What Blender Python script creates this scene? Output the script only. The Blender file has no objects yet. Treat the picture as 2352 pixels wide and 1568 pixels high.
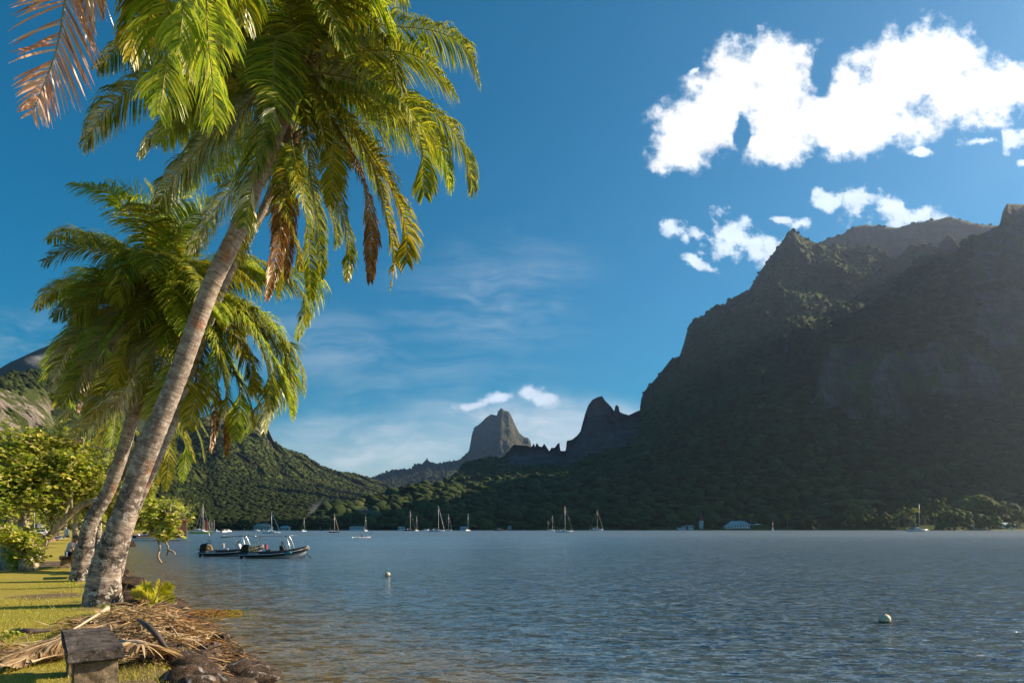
import bpy, bmesh, math, random
import numpy as np
from mathutils import Vector, Matrix
R = math.radians
rnd = random.Random(7)
rng = np.random.default_rng(11)
sc = bpy.context.scene
C = sc.collection

# ------------------------------------------------------------------ camera, sky, sun, exposure
CAMH = 1.6                      # eye above the lawn (z = 0); the water lies at z = -0.8
F, CX, HV = 1568.0, 1176.0, 1213.5
WZ = -0.8
cam = bpy.data.cameras.new('camera'); camo = bpy.data.objects.new('camera', cam); C.objects.link(camo)
camo.location = (0, 0, CAMH); camo.rotation_euler = (R(90), 0, 0)
cam.sensor_width = 36; cam.lens = 24; cam.shift_y = (HV-784)/2352
cam.clip_start = 0.1; cam.clip_end = 30000
sc.camera = camo
SUN_AZ, SUN_EL = 72.0, 27.0     # azimuth from +Y towards +X
sl = bpy.data.lights.new('sun', 'SUN'); so = bpy.data.objects.new('sun', sl); C.objects.link(so)
sl.energy = 5.0; sl.angle = R(0.5); sl.color = (1.0, 0.80, 0.56)
sd = Vector((math.sin(R(SUN_AZ))*math.cos(R(SUN_EL)), math.cos(R(SUN_AZ))*math.cos(R(SUN_EL)), math.sin(R(SUN_EL))))
so.rotation_euler = sd.to_track_quat('Z', 'Y').to_euler()
sc.view_settings.view_transform = 'Standard'; sc.view_settings.look = 'None'
sc.view_settings.exposure = 1.0; sc.view_settings.gamma = 1.0
sc.cycles.use_denoising = True
try: sc.cycles.denoiser = 'OPENIMAGEDENOISE'
except Exception: pass
sc.cycles.max_bounces = 6; sc.cycles.diffuse_bounces = 2; sc.cycles.glossy_bounces = 2
sc.cycles.transmission_bounces = 4; sc.cycles.volume_bounces = 0; sc.cycles.transparent_max_bounces = 8
sc.cycles.sample_clamp_indirect = 4.0
sc.cycles.volume_step_rate = 4.0; sc.cycles.volume_max_steps = 64

class NT:
    """small helper for writing node trees"""
    def __init__(s, tree):
        s.t = tree; s.n = tree.nodes; s.l = tree.links
    def new(s, kind, **kw):
        n = s.n.new(kind)
        for k, v in kw.items(): setattr(n, k, v)
        return n
    def put(s, sock, v):
        if v is None: return
        if isinstance(v, bpy.types.NodeSocket): s.l.new(v, sock)
        else:
            if hasattr(sock.default_value, '__len__') and not hasattr(v, '__len__'): v = (v,)*len(sock.default_value)
            if hasattr(v, '__len__') and len(sock.default_value) == 4 and len(v) == 3: v = (*v, 1)
            sock.default_value = v
    def math(s, op, a, b=None, c=None, clamp=False):
        n = s.new('ShaderNodeMath', operation=op, use_clamp=clamp)
        s.put(n.inputs[0], a); s.put(n.inputs[1], b); s.put(n.inputs[2], c)
        return n.outputs[0]
    def vmath(s, op, a, b=None):
        n = s.new('ShaderNodeVectorMath', operation=op)
        s.put(n.inputs[0], a)
        if b is not None: s.put(n.inputs[1], b)
        return n.outputs['Value'] if op in ('LENGTH', 'DOT_PRODUCT') else n.outputs['Vector']
    def mix(s, fac, a, b, blend='MIX'):
        n = s.new('ShaderNodeMix', data_type='RGBA', blend_type=blend)
        s.put(n.inputs[0], fac); s.put(n.inputs[6], a); s.put(n.inputs[7], b)
        return n.outputs[2]
    def noise(s, vec, scale, detail=4, rough=0.55, dist=0.0, col=False, lac=2.0):
        n = s.new('ShaderNodeTexNoise')
        s.put(n.inputs['Vector'], vec); s.put(n.inputs['Scale'], scale); s.put(n.inputs['Detail'], detail)
        s.put(n.inputs['Roughness'], rough); s.put(n.inputs['Distortion'], dist); s.put(n.inputs['Lacunarity'], lac)
        return n.outputs['Color' if col else 'Fac']
    def vor(s, vec, scale, feature='F1', out='Distance'):
        n = s.new('ShaderNodeTexVoronoi', feature=feature)
        s.put(n.inputs['Vector'], vec); s.put(n.inputs['Scale'], scale)
        return n.outputs[out]
    def mapr(s, v, a, b, c=0.0, d=1.0, smooth=False):
        n = s.new('ShaderNodeMapRange', interpolation_type='SMOOTHSTEP' if smooth else 'LINEAR')
        for i, x in enumerate((v, a, b, c, d)): s.put(n.inputs[i], x)
        return n.outputs[0]
    def mapping(s, vec, loc=(0,0,0), rot=(0,0,0), scale=(1,1,1), kind='POINT'):
        n = s.new('ShaderNodeMapping', vector_type=kind)
        s.put(n.inputs['Vector'], vec)
        s.put(n.inputs['Location'], loc); s.put(n.inputs['Rotation'], rot); s.put(n.inputs['Scale'], scale)
        return n.outputs[0]
    def ramp(s, fac, stops):
        n = s.new('ShaderNodeValToRGB'); cr = n.color_ramp
        while len(cr.elements) < len(stops): cr.elements.new(0.5)
        for e, (p, c) in zip(cr.elements, stops): e.position = p; e.color = (*c, 1)
        s.put(n.inputs[0], fac)
        return n.outputs[0]
    def bump(s, h, strength=0.5, dist=0.1, normal=None):
        n = s.new('ShaderNodeBump'); s.put(n.inputs['Height'], h); s.put(n.inputs['Strength'], strength)
        s.put(n.inputs['Distance'], dist)
        if normal is not None: s.put(n.inputs['Normal'], normal)
        return n.outputs[0]

W = bpy.data.worlds.new('World'); sc.world = W; W.use_nodes = True
W.node_tree.nodes.clear(); w = NT(W.node_tree)
sky = w.new('ShaderNodeTexSky', sky_type='NISHITA', sun_disc=False)
sky.sun_elevation = R(SUN_EL); sky.sun_rotation = R(SUN_AZ)
sky.altitude = 0; sky.air_density = 1.0; sky.dust_density = 0.35; sky.ozone_density = 3.0
gen = w.new('ShaderNodeTexCoord').outputs['Generated']
sep = w.new('ShaderNodeSeparateXYZ'); w.put(sep.inputs[0], gen)
yy = w.math('MAXIMUM', sep.outputs[1], 0.05)
comb = w.new('ShaderNodeCombineXYZ')
w.put(comb.inputs[0], w.math('DIVIDE', sep.outputs[0], yy)); w.put(comb.inputs[1], w.math('DIVIDE', sep.outputs[2], yy))
g = comb.outputs[0]                                   # direction of view as a flat map of the sky ahead
wn = w.noise(g, 14, 3, 0.5, col=True)
gw = w.vmath('ADD', g, w.vmath('SCALE', w.vmath('SUBTRACT', wn, (0.5, 0.5, 0.5)), None))
gw.node.inputs[1].links[0].from_node.inputs['Scale'].default_value = 0.035
def pile(ells):
    """union of soft ellipses (u, v, a, b, degrees) in the sky"""
    f = None
    for (u, v, a, b, r) in ells:
        m = w.mapping(gw, ((u-CX)/F, (HV-v)/F, 0), (0, 0, R(r)), (a/F, b/F, 1), 'TEXTURE')
        d = w.math('SUBTRACT', 1.0, w.vmath('LENGTH', m))
        if f is None: f = d
        else:
            n = w.new('ShaderNodeMath', operation='SMOOTH_MAX'); w.put(n.inputs[0], f); w.put(n.inputs[1], d); n.inputs[2].default_value = 0.15; f = n.outputs[0]
    return f
big = pile([(1560,345,75,42,0),(1600,290,95,75,0),(1655,240,90,85,20),(1755,165,130,78,0),(1775,250,75,120,0),(1860,285,160,72,5),
            (1960,235,190,85,15),(2080,170,130,95,10),(2165,125,95,75,0),(2240,215,160,78,12),(2340,185,100,45,0),(2010,300,150,52,12),(1790,335,95,45,0)])
hole = pile([(1703,296,13,44,4),(1893,168,24,46,-12)])
n1h = w.noise(g, 38, 5, 0.6)
big = w.math('SUBTRACT', big, w.math('MULTIPLY', w.math('MAXIMUM', w.math('ADD', w.math('ADD', hole, w.math('MULTIPLY', w.math('SUBTRACT', n1h, 0.5), 1.6)), 0.6), 0), 0.62))
small = pile([(1552,532,38,24,-15),(1600,535,34,18,0),(1675,540,76,46,-10),(1735,560,62,44,0),(1775,575,60,48,0),(1607,605,52,15,-22),
              (1800,505,36,11,0),(1840,512,34,17,0),(1905,462,52,26,-5),(1985,468,80,44,0),(2055,478,74,42,-8),(2115,490,62,32,-10),
              (2110,345,42,14,0),(2335,312,60,28,30),(2270,320,45,12,0),(2350,375,20,10,0),(1595,167,20,12,25),(2230,110,22,14,0)])
puff = pile([(1222,898,36,22,0),(1250,910,42,24,-15),(1136,917,46,24,10),(1092,930,46,13,0)])
n1 = w.noise(g, 24, 9, 0.62); n2 = w.noise(g, 60, 6, 0.6)
edge = w.math('MULTIPLY', w.math('SUBTRACT', n1, 0.5), 2.6)
edge2 = w.math('ADD', edge, w.math('MULTIPLY', w.math('SUBTRACT', n2, 0.5), 0.8))
mb = w.mapr(w.math('ADD', big, w.math('ADD', w.math('MULTIPLY', edge, 0.8), w.math('MULTIPLY', w.math('SUBTRACT', n2, 0.5), 0.7))), -0.22, 0.42, 0, 1, True)
ms = w.mapr(w.math('ADD', small, w.math('MULTIPLY', edge2, 1.5)), 0.0, 0.75, 0, 1, True)
mp = w.mapr(w.math('ADD', puff, w.math('MULTIPLY', edge2, 0.75)), -0.02, 0.62, 0, 1, True)
cum = w.math('MAXIMUM', w.math('MAXIMUM', mb, ms), mp)
# thin high veils low over the bay
cw = w.mapping(g, (0.3, 0, 0), (0, 0, R(-7)), (2.6, 19, 1))
cw2 = w.vmath('ADD', cw, w.vmath('SCALE', w.noise(g, 5, 3, 0.5, col=True), None)); cw2.node.inputs[1].links[0].from_node.inputs['Scale'].default_value = 1.6
ci = w.mapr(w.noise(cw2, 1.6, 8, 0.62), 0.34, 0.8, 0, 1, True)
low = pile([(860,1030,480,110,3),(1150,990,380,95,-5),(1350,980,260,90,-10)])
low2 = pile([(760,800,330,120,-6),(40,790,260,110,0),(1120,700,330,190,10),(1000,900,420,110,0)])
cim = w.math('MULTIPLY', ci, w.math('MAXIMUM', w.mapr(low, -0.1, 0.8, 0, 0.95, True), w.mapr(low2, -0.1, 0.9, 0, 0.30, True)))
warm = pile([(1000,1120,700,130,0)])
front = w.mapr(sep.outputs[1], 0.06, 0.3)
hs = w.new('ShaderNodeHueSaturation'); hs.inputs['Saturation'].default_value = 1.80; hs.inputs['Value'].default_value = 1.0; hs.inputs['Hue'].default_value = 0.482
w.put(hs.inputs['Color'], sky.outputs[0])
skyc = w.vmath('SCALE', hs.outputs[0], None); skyc.node.inputs['Scale'].default_value = 0.056
skyc = w.mix(w.math('MULTIPLY', cim, front), skyc, (0.44, 0.48, 0.52))
thick = w.mapr(w.noise(w.mapping(g, scale=(1, 1.6, 1)), 11, 6, 0.62), 0.32, 0.62, 0.86, 1.10)
ccol = w.mix(mb, (0.74, 0.86, 1.0), (1.0, 1.0, 1.0))
ccol = w.vmath('SCALE', ccol, None); w.put(ccol.node.inputs['Scale'], w.math('MULTIPLY', thick, 0.60))
veil = w.math('MULTIPLY', w.mapr(low, -0.1, 0.8, 0, 0.42, True), w.mapr(w.noise(cw2, 0.7, 4, 0.6), 0.3, 0.65, 0.35, 1.0))
skyc = w.mix(w.math('MULTIPLY', veil, front), skyc, (0.50, 0.53, 0.56))
allc = w.mix(w.math('MULTIPLY', cum, front), skyc, ccol)
bg = w.new('ShaderNodeBackground'); w.put(bg.inputs[0], allc); bg.inputs[1].default_value = 1.0
wo = w.new('ShaderNodeOutputWorld'); w.l.new(bg.outputs[0], wo.inputs[0])
W.cycles.sampling_method = 'MANUAL'; W.cycles.sample_map_resolution = 1024

# ------------------------------------------------------------------ helpers
def P(u, v, y):
    return np.array([(u-CX)*y/F, y, CAMH+(HV-v)*y/F])
def gy(v, z=0.0):
    """distance at which height z shows at row v"""
    return (CAMH-z)*F/(v-HV)

def tag(o, label=None, cat=None, group=None, kind=None):
    if label: o['label'] = label
    if cat: o['category'] = cat
    if group: o['group'] = group
    if kind: o['kind'] = kind
    return o
def empty(name, loc, rz=0, **kw):
    o = bpy.data.objects.new(name, None); C.objects.link(o); o.location = Vector([float(c) for c in loc]); o.rotation_euler = (0, 0, rz)
    o.empty_display_size = 0.1
    return tag(o, **kw)
MW = {}
def link(name, me, mat, parent=None, smooth=True):
    if mat is not None: me.materials.append(mat)
    if smooth: me.polygons.foreach_set('use_smooth', np.ones(len(me.polygons), bool))
    o = bpy.data.objects.new(name, me); C.objects.link(o)
    if parent is not None:
        o.parent = parent            # parent's own transform applies: children are written in the parent's space
    return o
class MB:
    """collects pieces and links them as one mesh"""
    def __init__(s): s.v = []; s.f = []; s.n = 0; s.uv = []
    def add(s, V, Fc, uv=None):
        V = np.asarray(V, float).reshape(-1, 3)
        for f in Fc: s.f.append([i+s.n for i in f])
        s.v.append(V); s.uv.append(np.zeros((len(V), 2)) if uv is None else np.asarray(uv, float)); s.n += len(V)
        return s
    def box(s, c, d, rz=0, taper=1.0, M=None):
        x, y, z = d[0]/2, d[1]/2, d[2]/2; t = taper
        V = np.array([(-x,-y,-z),(x,-y,-z),(x,y,-z),(-x,y,-z),(-x*t,-y*t,z),(x*t,-y*t,z),(x*t,y*t,z),(-x*t,y*t,z)])
        ca, sa = math.cos(rz), math.sin(rz)
        V = V @ np.array([[ca, sa, 0], [-sa, ca, 0], [0, 0, 1]])
        if M is not None: V = V @ np.array(M).T
        return s.add(V+np.array(c), [(3,2,1,0),(4,5,6,7),(0,1,5,4),(1,2,6,5),(2,3,7,6),(3,0,4,7)])
    def tube(s, pts, rad, n=10, cap=True, squash=None):
        pts = np.array(pts, float); m = len(pts)
        rad = np.full(m, rad) if np.isscalar(rad) else np.array(rad, float)
        T = np.gradient(pts, axis=0); T /= np.linalg.norm(T, axis=1)[:, None]+1e-12
        a = np.array([0, 0, 1.0]) if abs(T[0][2]) < 0.9 else np.array([1.0, 0, 0])
        Nn = np.cross(T[0], a); Nn /= np.linalg.norm(Nn)
        V = []; uv = []; L = 0
        for i in range(m):
            Nn = Nn-T[i]*Nn.dot(T[i]); Nn /= np.linalg.norm(Nn)+1e-12; B = np.cross(T[i], Nn)
            if i: L += np.linalg.norm(pts[i]-pts[i-1])
            for k in range(n):
                t = 2*math.pi*k/n
                d = Nn*math.cos(t)+B*math.sin(t)
                V.append(pts[i]+d*rad[i]); uv.append((k/n, L))
        Fc = [(i*n+k, i*n+(k+1) % n, (i+1)*n+(k+1) % n, (i+1)*n+k) for i in range(m-1) for k in range(n)]
        if cap: Fc += [tuple(range(n-1, -1, -1)), tuple((m-1)*n+k for k in range(n))]
        return s.add(V, Fc, uv)
    def lathe(s, prof, c=(0,0,0), n=16, sx=1, sy=1):
        V = [(c[0]+r*sx*math.cos(2*math.pi*k/n), c[1]+r*sy*math.sin(2*math.pi*k/n), c[2]+z) for r, z in prof for k in range(n)]
        m = len(prof)
        Fc = [(i*n+k, i*n+(k+1) % n, (i+1)*n+(k+1) % n, (i+1)*n+k) for i in range(m-1) for k in range(n)]
        Fc += [tuple(range(n-1, -1, -1)), tuple((m-1)*n+k for k in range(n))]
        return s.add(V, Fc)
    def ell(s, c, r, n=12, m=8):
        prof = [(max(1e-3, math.cos(t)), math.sin(t)) for t in np.linspace(-math.pi/2, math.pi/2, m)]
        V = [(c[0]+p*r[0]*math.cos(2*math.pi*k/n), c[1]+p*r[1]*math.sin(2*math.pi*k/n), c[2]+q*r[2]) for p, q in prof for k in range(n)]
        Fc = [(i*n+k, i*n+(k+1) % n, (i+1)*n+(k+1) % n, (i+1)*n+k) for i in range(m-1) for k in range(n)]
        return s.add(V, Fc)
    def prism(s, poly, z0, z1):
        """poly: list of (x, y) -> extruded along z"""
        n = len(poly)
        V = [(x, y, z0) for x, y in poly]+[(x, y, z1) for x, y in poly]
        return s.add(V, [tuple(range(n-1, -1, -1)), tuple(range(n, 2*n))]+[(i, (i+1) % n, n+(i+1) % n, n+i) for i in range(n)])
    def side(s, poly, y0, y1):
        """poly: list of (x, z) -> extruded along y"""
        n = len(poly)
        V = [(x, y0, z) for x, z in poly]+[(x, y1, z) for x, z in poly]
        return s.add(V, [tuple(range(n)), tuple(range(2*n-1, n-1, -1))]+[(i, n+i, n+(i+1) % n, (i+1) % n) for i in range(n)])
    def build(s, name, mat, parent=None, smooth=False, bevel=0, mod=None):
        me = bpy.data.meshes.new(name)
        V = np.concatenate(s.v) if s.v else np.zeros((0, 3))
        me.from_pydata(V.tolist(), [], s.f)
        uv = np.concatenate(s.uv); ul = me.uv_layers.new(name='UVMap')
        li = np.empty(len(me.loops), np.int32); me.loops.foreach_get('vertex_index', li)
        ul.data.foreach_set('uv', uv[li].ravel().astype(np.float32))
        o = link(name, me, mat, parent, smooth)
        if bevel:
            b = o.modifiers.new('bevel', 'BEVEL'); b.width = bevel; b.segments = 2; b.limit_method = 'ANGLE'; b.angle_limit = R(35)
        return o
def npmesh(name, V, Q, mat, parent=None, smooth=True, attrs=None, uv=None):
    """fast mesh from numpy: Q is (n, 3) or (n, 4)"""
    me = bpy.data.meshes.new(name); V = np.asarray(V, np.float32); Q = np.asarray(Q, np.int32); k = Q.shape[1]
    me.vertices.add(len(V)); me.vertices.foreach_set('co', V.ravel())
    me.loops.add(Q.size); me.loops.foreach_set('vertex_index', Q.ravel())
    me.polygons.add(len(Q)); me.polygons.foreach_set('loop_start', np.arange(0, Q.size, k, dtype=np.int32))
    me.update(calc_edges=True)
    for nm, a in (attrs or {}).items():
        at = me.attributes.new(nm, 'FLOAT', 'POINT'); at.data.foreach_set('value', np.asarray(a, np.float32))
    if uv is not None:
        ul = me.uv_layers.new(name='UVMap'); ul.data.foreach_set('uv', np.asarray(uv, np.float32)[Q.ravel()].ravel())
    return link(name, me, mat, parent, smooth)
def _h(ix, iy, iz, seed):
    n = (ix*374761393+iy*668265263+iz*2147483647+seed*974634777) & 0xffffffff
    n = ((n ^ (n >> 13))*1274126177) & 0xffffffff
    n = (n ^ (n >> 16)) & 0xffffffff
    return (n & 0xffffff)/float(0xffffff)
def vnoise(p, seed=0):
    p = np.asarray(p, float); i = np.floor(p).astype(np.int64); f = p-i; f = f*f*(3-2*f); r = 0
    for dx in (0, 1):
        for dy in (0, 1):
            for dz in (0, 1):
                r = r+_h(i[..., 0]+dx, i[..., 1]+dy, i[..., 2]+dz, seed)*(f[..., 0] if dx else 1-f[..., 0])*(f[..., 1] if dy else 1-f[..., 1])*(f[..., 2] if dz else 1-f[..., 2])
    return r*2-1
def fbm(p, oct=5, seed=0, ridge=False, gain=0.5):
    p = np.asarray(p, float); a = 1; s = 0; t = 0
    for o in range(oct):
        n = vnoise(p*(2.03**o)+o*17.3, seed+o)
        if ridge: n = 1-2*np.abs(n)
        s = s+a*n; t += a; a *= gain
    return s/t
def icos(sub):
    bm = bmesh.new(); bmesh.ops.create_icosphere(bm, subdivisions=sub, radius=1.0)
    V = np.array([v.co[:] for v in bm.verts]); Fc = np.array([[v.index for v in f.verts] for f in bm.faces]); bm.free()
    return V, Fc

def material(name, fn, rough=0.8, spec=0.3):
    m = bpy.data.materials.new(name); m.use_nodes = True; m.node_tree.nodes.clear(); n = NT(m.node_tree)
    out = n.new('ShaderNodeOutputMaterial'); b = n.new('ShaderNodeBsdfPrincipled')
    b.inputs['Roughness'].default_value = rough; b.inputs['Specular IOR Level'].default_value = spec
    n.l.new(b.outputs[0], out.inputs[0]); fn(n, b)
    return m
def obj(n): return n.new('ShaderNodeTexCoord').outputs['Object']
def paint(name, col, rough=0.5, var=0.12, scale=6, spec=0.4, metal=0, bump=0):
    def fn(n, b):
        f = n.noise(obj(n), scale, 4, 0.6)
        n.put(b.inputs['Base Color'], n.mix(f, tuple(c*(1-var) for c in col), tuple(min(1, c*(1+var)) for c in col)))
        b.inputs['Metallic'].default_value = metal
        if bump: n.put(b.inputs['Normal'], n.bump(n.noise(obj(n), scale*4, 5, 0.6), 0.5, bump))
    return material(name, fn, rough, spec)

# ------------------------------------------------------------------ hills and mountains
def m_hill(rockcol, rockcol2, g1, g2, sc_=1.0):
    def fn(n, b):
        o = n.new('ShaderNodeNewGeometry').outputs['Position']
        at = n.new('ShaderNodeAttribute', attribute_name='rock').outputs['Fac']
        st = n.mapping(o, scale=(1, 1, 0.25))
        nz = n.noise(st, 0.02*sc_, 8, 0.68)
        layer = n.noise(n.mapping(o, scale=(0.2, 0.2, 3.0)), 0.02*sc_, 6, 0.65)
        rock = n.mix(n.mapr(nz, 0.35, 0.68), rockcol, rockcol2)
        rock = n.mix(n.mapr(layer, 0.5, 0.7, 0, 0.6), rock, tuple(c*0.5 for c in rockcol))
        gn = n.noise(o, 0.012*sc_, 6, 0.7)
        green = n.mix(n.mapr(gn, 0.35, 0.65), g1, g2)
        gm = n.math('ADD', at, n.math('MULTIPLY', n.math('SUBTRACT', n.noise(st, 0.03*sc_, 8, 0.7), 0.5), 2.4))
        fac = n.mapr(gm, 0.42, 0.62, 0, 1, True)
        n.put(b.inputs['Base Color'], n.mix(fac, green, rock))
        hgt = n.math('ADD', n.math('MULTIPLY', n.noise(o, 0.09*sc_, 7, 0.7), 1.0), n.math('MULTIPLY', n.noise(n.mapping(o, scale=(1, 1, 0.15)), 0.05*sc_, 5, 0.65), 1.3))
        n.put(b.inputs['Normal'], n.bump(hgt, 0.9, 12/sc_))
    return material('hill_cover', fn, 0.9, 0.1)
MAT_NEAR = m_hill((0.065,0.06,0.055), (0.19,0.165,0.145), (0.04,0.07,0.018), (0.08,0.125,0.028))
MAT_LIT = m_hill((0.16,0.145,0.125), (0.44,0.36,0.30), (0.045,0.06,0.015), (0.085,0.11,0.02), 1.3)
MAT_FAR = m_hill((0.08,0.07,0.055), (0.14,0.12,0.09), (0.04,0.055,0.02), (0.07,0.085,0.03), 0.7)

def crv(pts, us):
    a = np.array(pts, float); return np.interp(us, a[:, 0], a[:, 1]), np.interp(us, a[:, 0], a[:, 2])
HILLS = []
def terrain(name, u0, u1, nu, curves, rows, mat, amp=0.03, fs=300.0, rough_ridge=1.5, seed=1, back=700, rockf=None, jag=1.0):
    """curves: from the foot up, each [(u, v, y)...]; last is the skyline. Adds a far side."""
    us = np.linspace(u0, u1, nu); cv = [crv(c, us) for c in curves]
    K = []
    for v, y in cv: K.append(((us-CX)*y/F, y, CAMH+(HV-v)*y/F))
    K[0] = (K[0][0], K[0][1], np.full(nu, WZ-6.0))
    kr = len(K)-1
    # skyline roughness
    x, y, z = K[-1]
    jn = fbm(np.stack([us/11.0, us*0+seed, us*0], -1), 5, seed, gain=0.65)*rough_ridge*y/F
    K[-1] = (x, y, z+jn)
    K.append((x*(1+back/y), y+back, np.maximum(z*0.25, 0)))
    K.append((x*(1+2*back/y), y+2*back, np.full(nu, -20.0)))
    rows = list(rows)+[14, 8]
    G = []
    for i in range(len(K)-1):
        n = rows[i]
        for t in np.linspace(0, 1, n, endpoint=(i == len(K)-2)):
            G.append((K[i][0]*(1-t)+K[i+1][0]*t, K[i][1]*(1-t)+K[i+1][1]*t, K[i][2]*(1-t)+K[i+1][2]*t, i+t))
    A = np.array([np.stack(g_[:3], -1) for g_ in G]); lev = np.array([g_[3] for g_ in G])
    nr = len(A)
    cm = np.array([0, 0, CAMH])
    q = A/fs*np.array([1, 1, 0.55])
    d = fbm(q+seed*3.1, 6, seed, True, 0.55)*0.75+fbm(q*3.3, 5, seed+9, False, 0.6)*0.35
    wgt = np.clip(lev/0.9, 0, 1)*np.where(lev < kr, np.clip((kr-lev)/0.22, 0.10, 1), 0.6)
    d = d*amp*wgt[:, None]
    A2 = cm+(A-cm)*(1+d[..., None])
    cap = lev >= kr
    A2[..., 2] += (lev > 0.3)[:, None]*fbm(q*9, 4, seed+5, False, 0.6)*fs*0.02*jag*np.where(cap, 0.5, 1)[:, None]*np.where(np.abs(lev-kr) < 0.02, 0.3, 1)[:, None]
    A2[0, :, 2] = WZ-6
    V = A2.reshape(-1, 3)
    ii = np.arange(nr*nu).reshape(nr, nu)
    Q = np.stack([ii[:-1, :-1], ii[:-1, 1:], ii[1:, 1:], ii[1:, :-1]], -1).reshape(-1, 4)
    # slope
    e1 = A2[:-1, 1:]-A2[:-1, :-1]; e2 = A2[1:, :-1]-A2[:-1, :-1]; nn = np.cross(e1, e2); nn /= np.linalg.norm(nn, axis=-1)[..., None]+1e-9
    steep = 1-np.abs(nn[..., 2])
    rk = np.zeros((nr, nu)); rk[:-1, :-1] = steep; rk[-1] = rk[-2]; rk[:, -1] = rk[:, -2]
    rk = np.clip((rk-0.42)/0.3, 0, 1)*0.75
    if rockf is not None: rk = rockf(us[None, :], lev[:, None], rk, A2)
    for _ in range(2): rk = (rk+np.roll(rk, 1, 0)+np.roll(rk, 1, 1)+np.roll(rk, -1, 1))/4
    o = npmesh(name, V, Q, mat, attrs={'rock': rk.ravel()})
    tag(o, kind='structure')
    HILLS.append((A2, rk, lev, kr))
    return o

DOME = [icos(1), icos(2)]
def crown_protos(sub, k, flat, seed):
    out = []
    for j in range(k):
        V, Fc = DOME[sub-1]; V = V.copy()
        n = fbm(V*1.7+j*5.1+seed, 3, seed+j, False, 0.7); V = V*(1+0.42*n)[:, None]
        V = V*np.array([1, 1, flat])
        keep = (V[Fc].mean(1)[:, 2] > -0.35*flat); Fk = Fc[keep]
        used = np.unique(Fk); mp_ = -np.ones(len(V), int); mp_[used] = np.arange(len(used))
        out.append((V[used], mp_[Fk]))
    return out
def forest(name, hill, N, r0, r1, sub, mat, label=None, flats=(0.7, 0.85, 1.05), seed=3, levr=(0.0, 99), rockmax=0.45, sky=0.0, ymax=1e9):
    A, rk, lev, kr = hill; rg = np.random.default_rng(seed)
    cm = np.array([0, 0, CAMH])
    u = A[..., 0]/A[..., 1]; v = (A[..., 2]-CAMH)/A[..., 1]
    du = np.abs(u[:-1, 1:]-u[:-1, :-1]); dv = np.abs(v[1:, :-1]-v[:-1, :-1])
    e1 = A[:-1, 1:]-A[:-1, :-1]; e2 = A[1:, :-1]-A[:-1, :-1]
    wt = du*(dv+0.15*np.linalg.norm(e2, axis=-1)/A[:-1, :-1, 1])
    L = lev[:-1, None]
    wt = wt*(L >= levr[0])*(L < min(levr[1], kr+0.25))*(rk[:-1, :-1] < rockmax)*(A[:-1, :-1, 2] > 0.2)*(A[:-1, :-1, 1] < ymax)
    wt = wt/wt.sum()
    idx = rg.choice(wt.size, N, p=wt.ravel()); i, j = np.unravel_index(idx, wt.shape)
    a, b = rg.random(N)[:, None], rg.random(N)[:, None]
    Pn = A[i, j]*(1-a)*(1-b)+A[i, j+1]*a*(1-b)+A[i+1, j]*(1-a)*b+A[i+1, j+1]*a*b
    pr = [p for fl in flats for p in crown_protos(sub, 3, fl, seed)]
    which = rg.integers(0, len(pr), N); rr = r0+(r1-r0)*rg.random(N)**2.2
    Vs, Fs, Cs, off = [], [], [], 0
    for k, (V, Fc) in enumerate(pr):
        s = np.where(which == k)[0]
        if not len(s): continue
        an = rg.random(len(s))*6.283; ca, sa = np.cos(an), np.sin(an)
        Vr = np.stack([V[None, :, 0]*ca[:, None]-V[None, :, 1]*sa[:, None], V[None, :, 0]*sa[:, None]+V[None, :, 1]*ca[:, None], np.repeat(V[None, :, 2], len(s), 0)], -1)
        Vr = Vr*rr[s][:, None, None]+Pn[s][:, None, :]+np.array([0, 0, 1])*(rr[s]*0.25)[:, None, None]
        Vs.append(Vr.reshape(-1, 3)); Fs.append((Fc[None]+(np.arange(len(s))*len(V))[:, None, None]).reshape(-1, 3)+off)
        Cs.append(np.repeat(rg.random(len(s)), len(V))); off += len(s)*len(V)
    o = npmesh(name, np.concatenate(Vs), np.concatenate(Fs), mat, attrs={'tint': np.concatenate(Cs)})
    tag(o, label=label, cat='forest', kind='stuff')
    return o
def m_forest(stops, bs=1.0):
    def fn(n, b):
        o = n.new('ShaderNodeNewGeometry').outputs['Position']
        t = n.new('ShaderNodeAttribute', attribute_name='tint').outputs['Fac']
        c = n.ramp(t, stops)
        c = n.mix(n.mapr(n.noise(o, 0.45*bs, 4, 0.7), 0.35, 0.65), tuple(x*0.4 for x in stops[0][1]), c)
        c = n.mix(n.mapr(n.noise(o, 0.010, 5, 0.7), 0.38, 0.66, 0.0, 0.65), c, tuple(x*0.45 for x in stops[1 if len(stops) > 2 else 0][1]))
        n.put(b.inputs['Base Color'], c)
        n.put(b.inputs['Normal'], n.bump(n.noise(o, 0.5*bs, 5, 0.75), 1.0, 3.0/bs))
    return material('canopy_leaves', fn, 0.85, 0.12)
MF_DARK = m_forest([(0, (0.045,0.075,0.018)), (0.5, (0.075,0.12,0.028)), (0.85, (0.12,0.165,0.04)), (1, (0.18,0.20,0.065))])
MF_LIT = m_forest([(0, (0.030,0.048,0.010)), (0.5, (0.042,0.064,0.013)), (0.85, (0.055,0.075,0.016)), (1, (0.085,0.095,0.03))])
MF_FAR = m_forest([(0, (0.04,0.06,0.02)), (1, (0.08,0.09,0.03))], 0.6)

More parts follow.
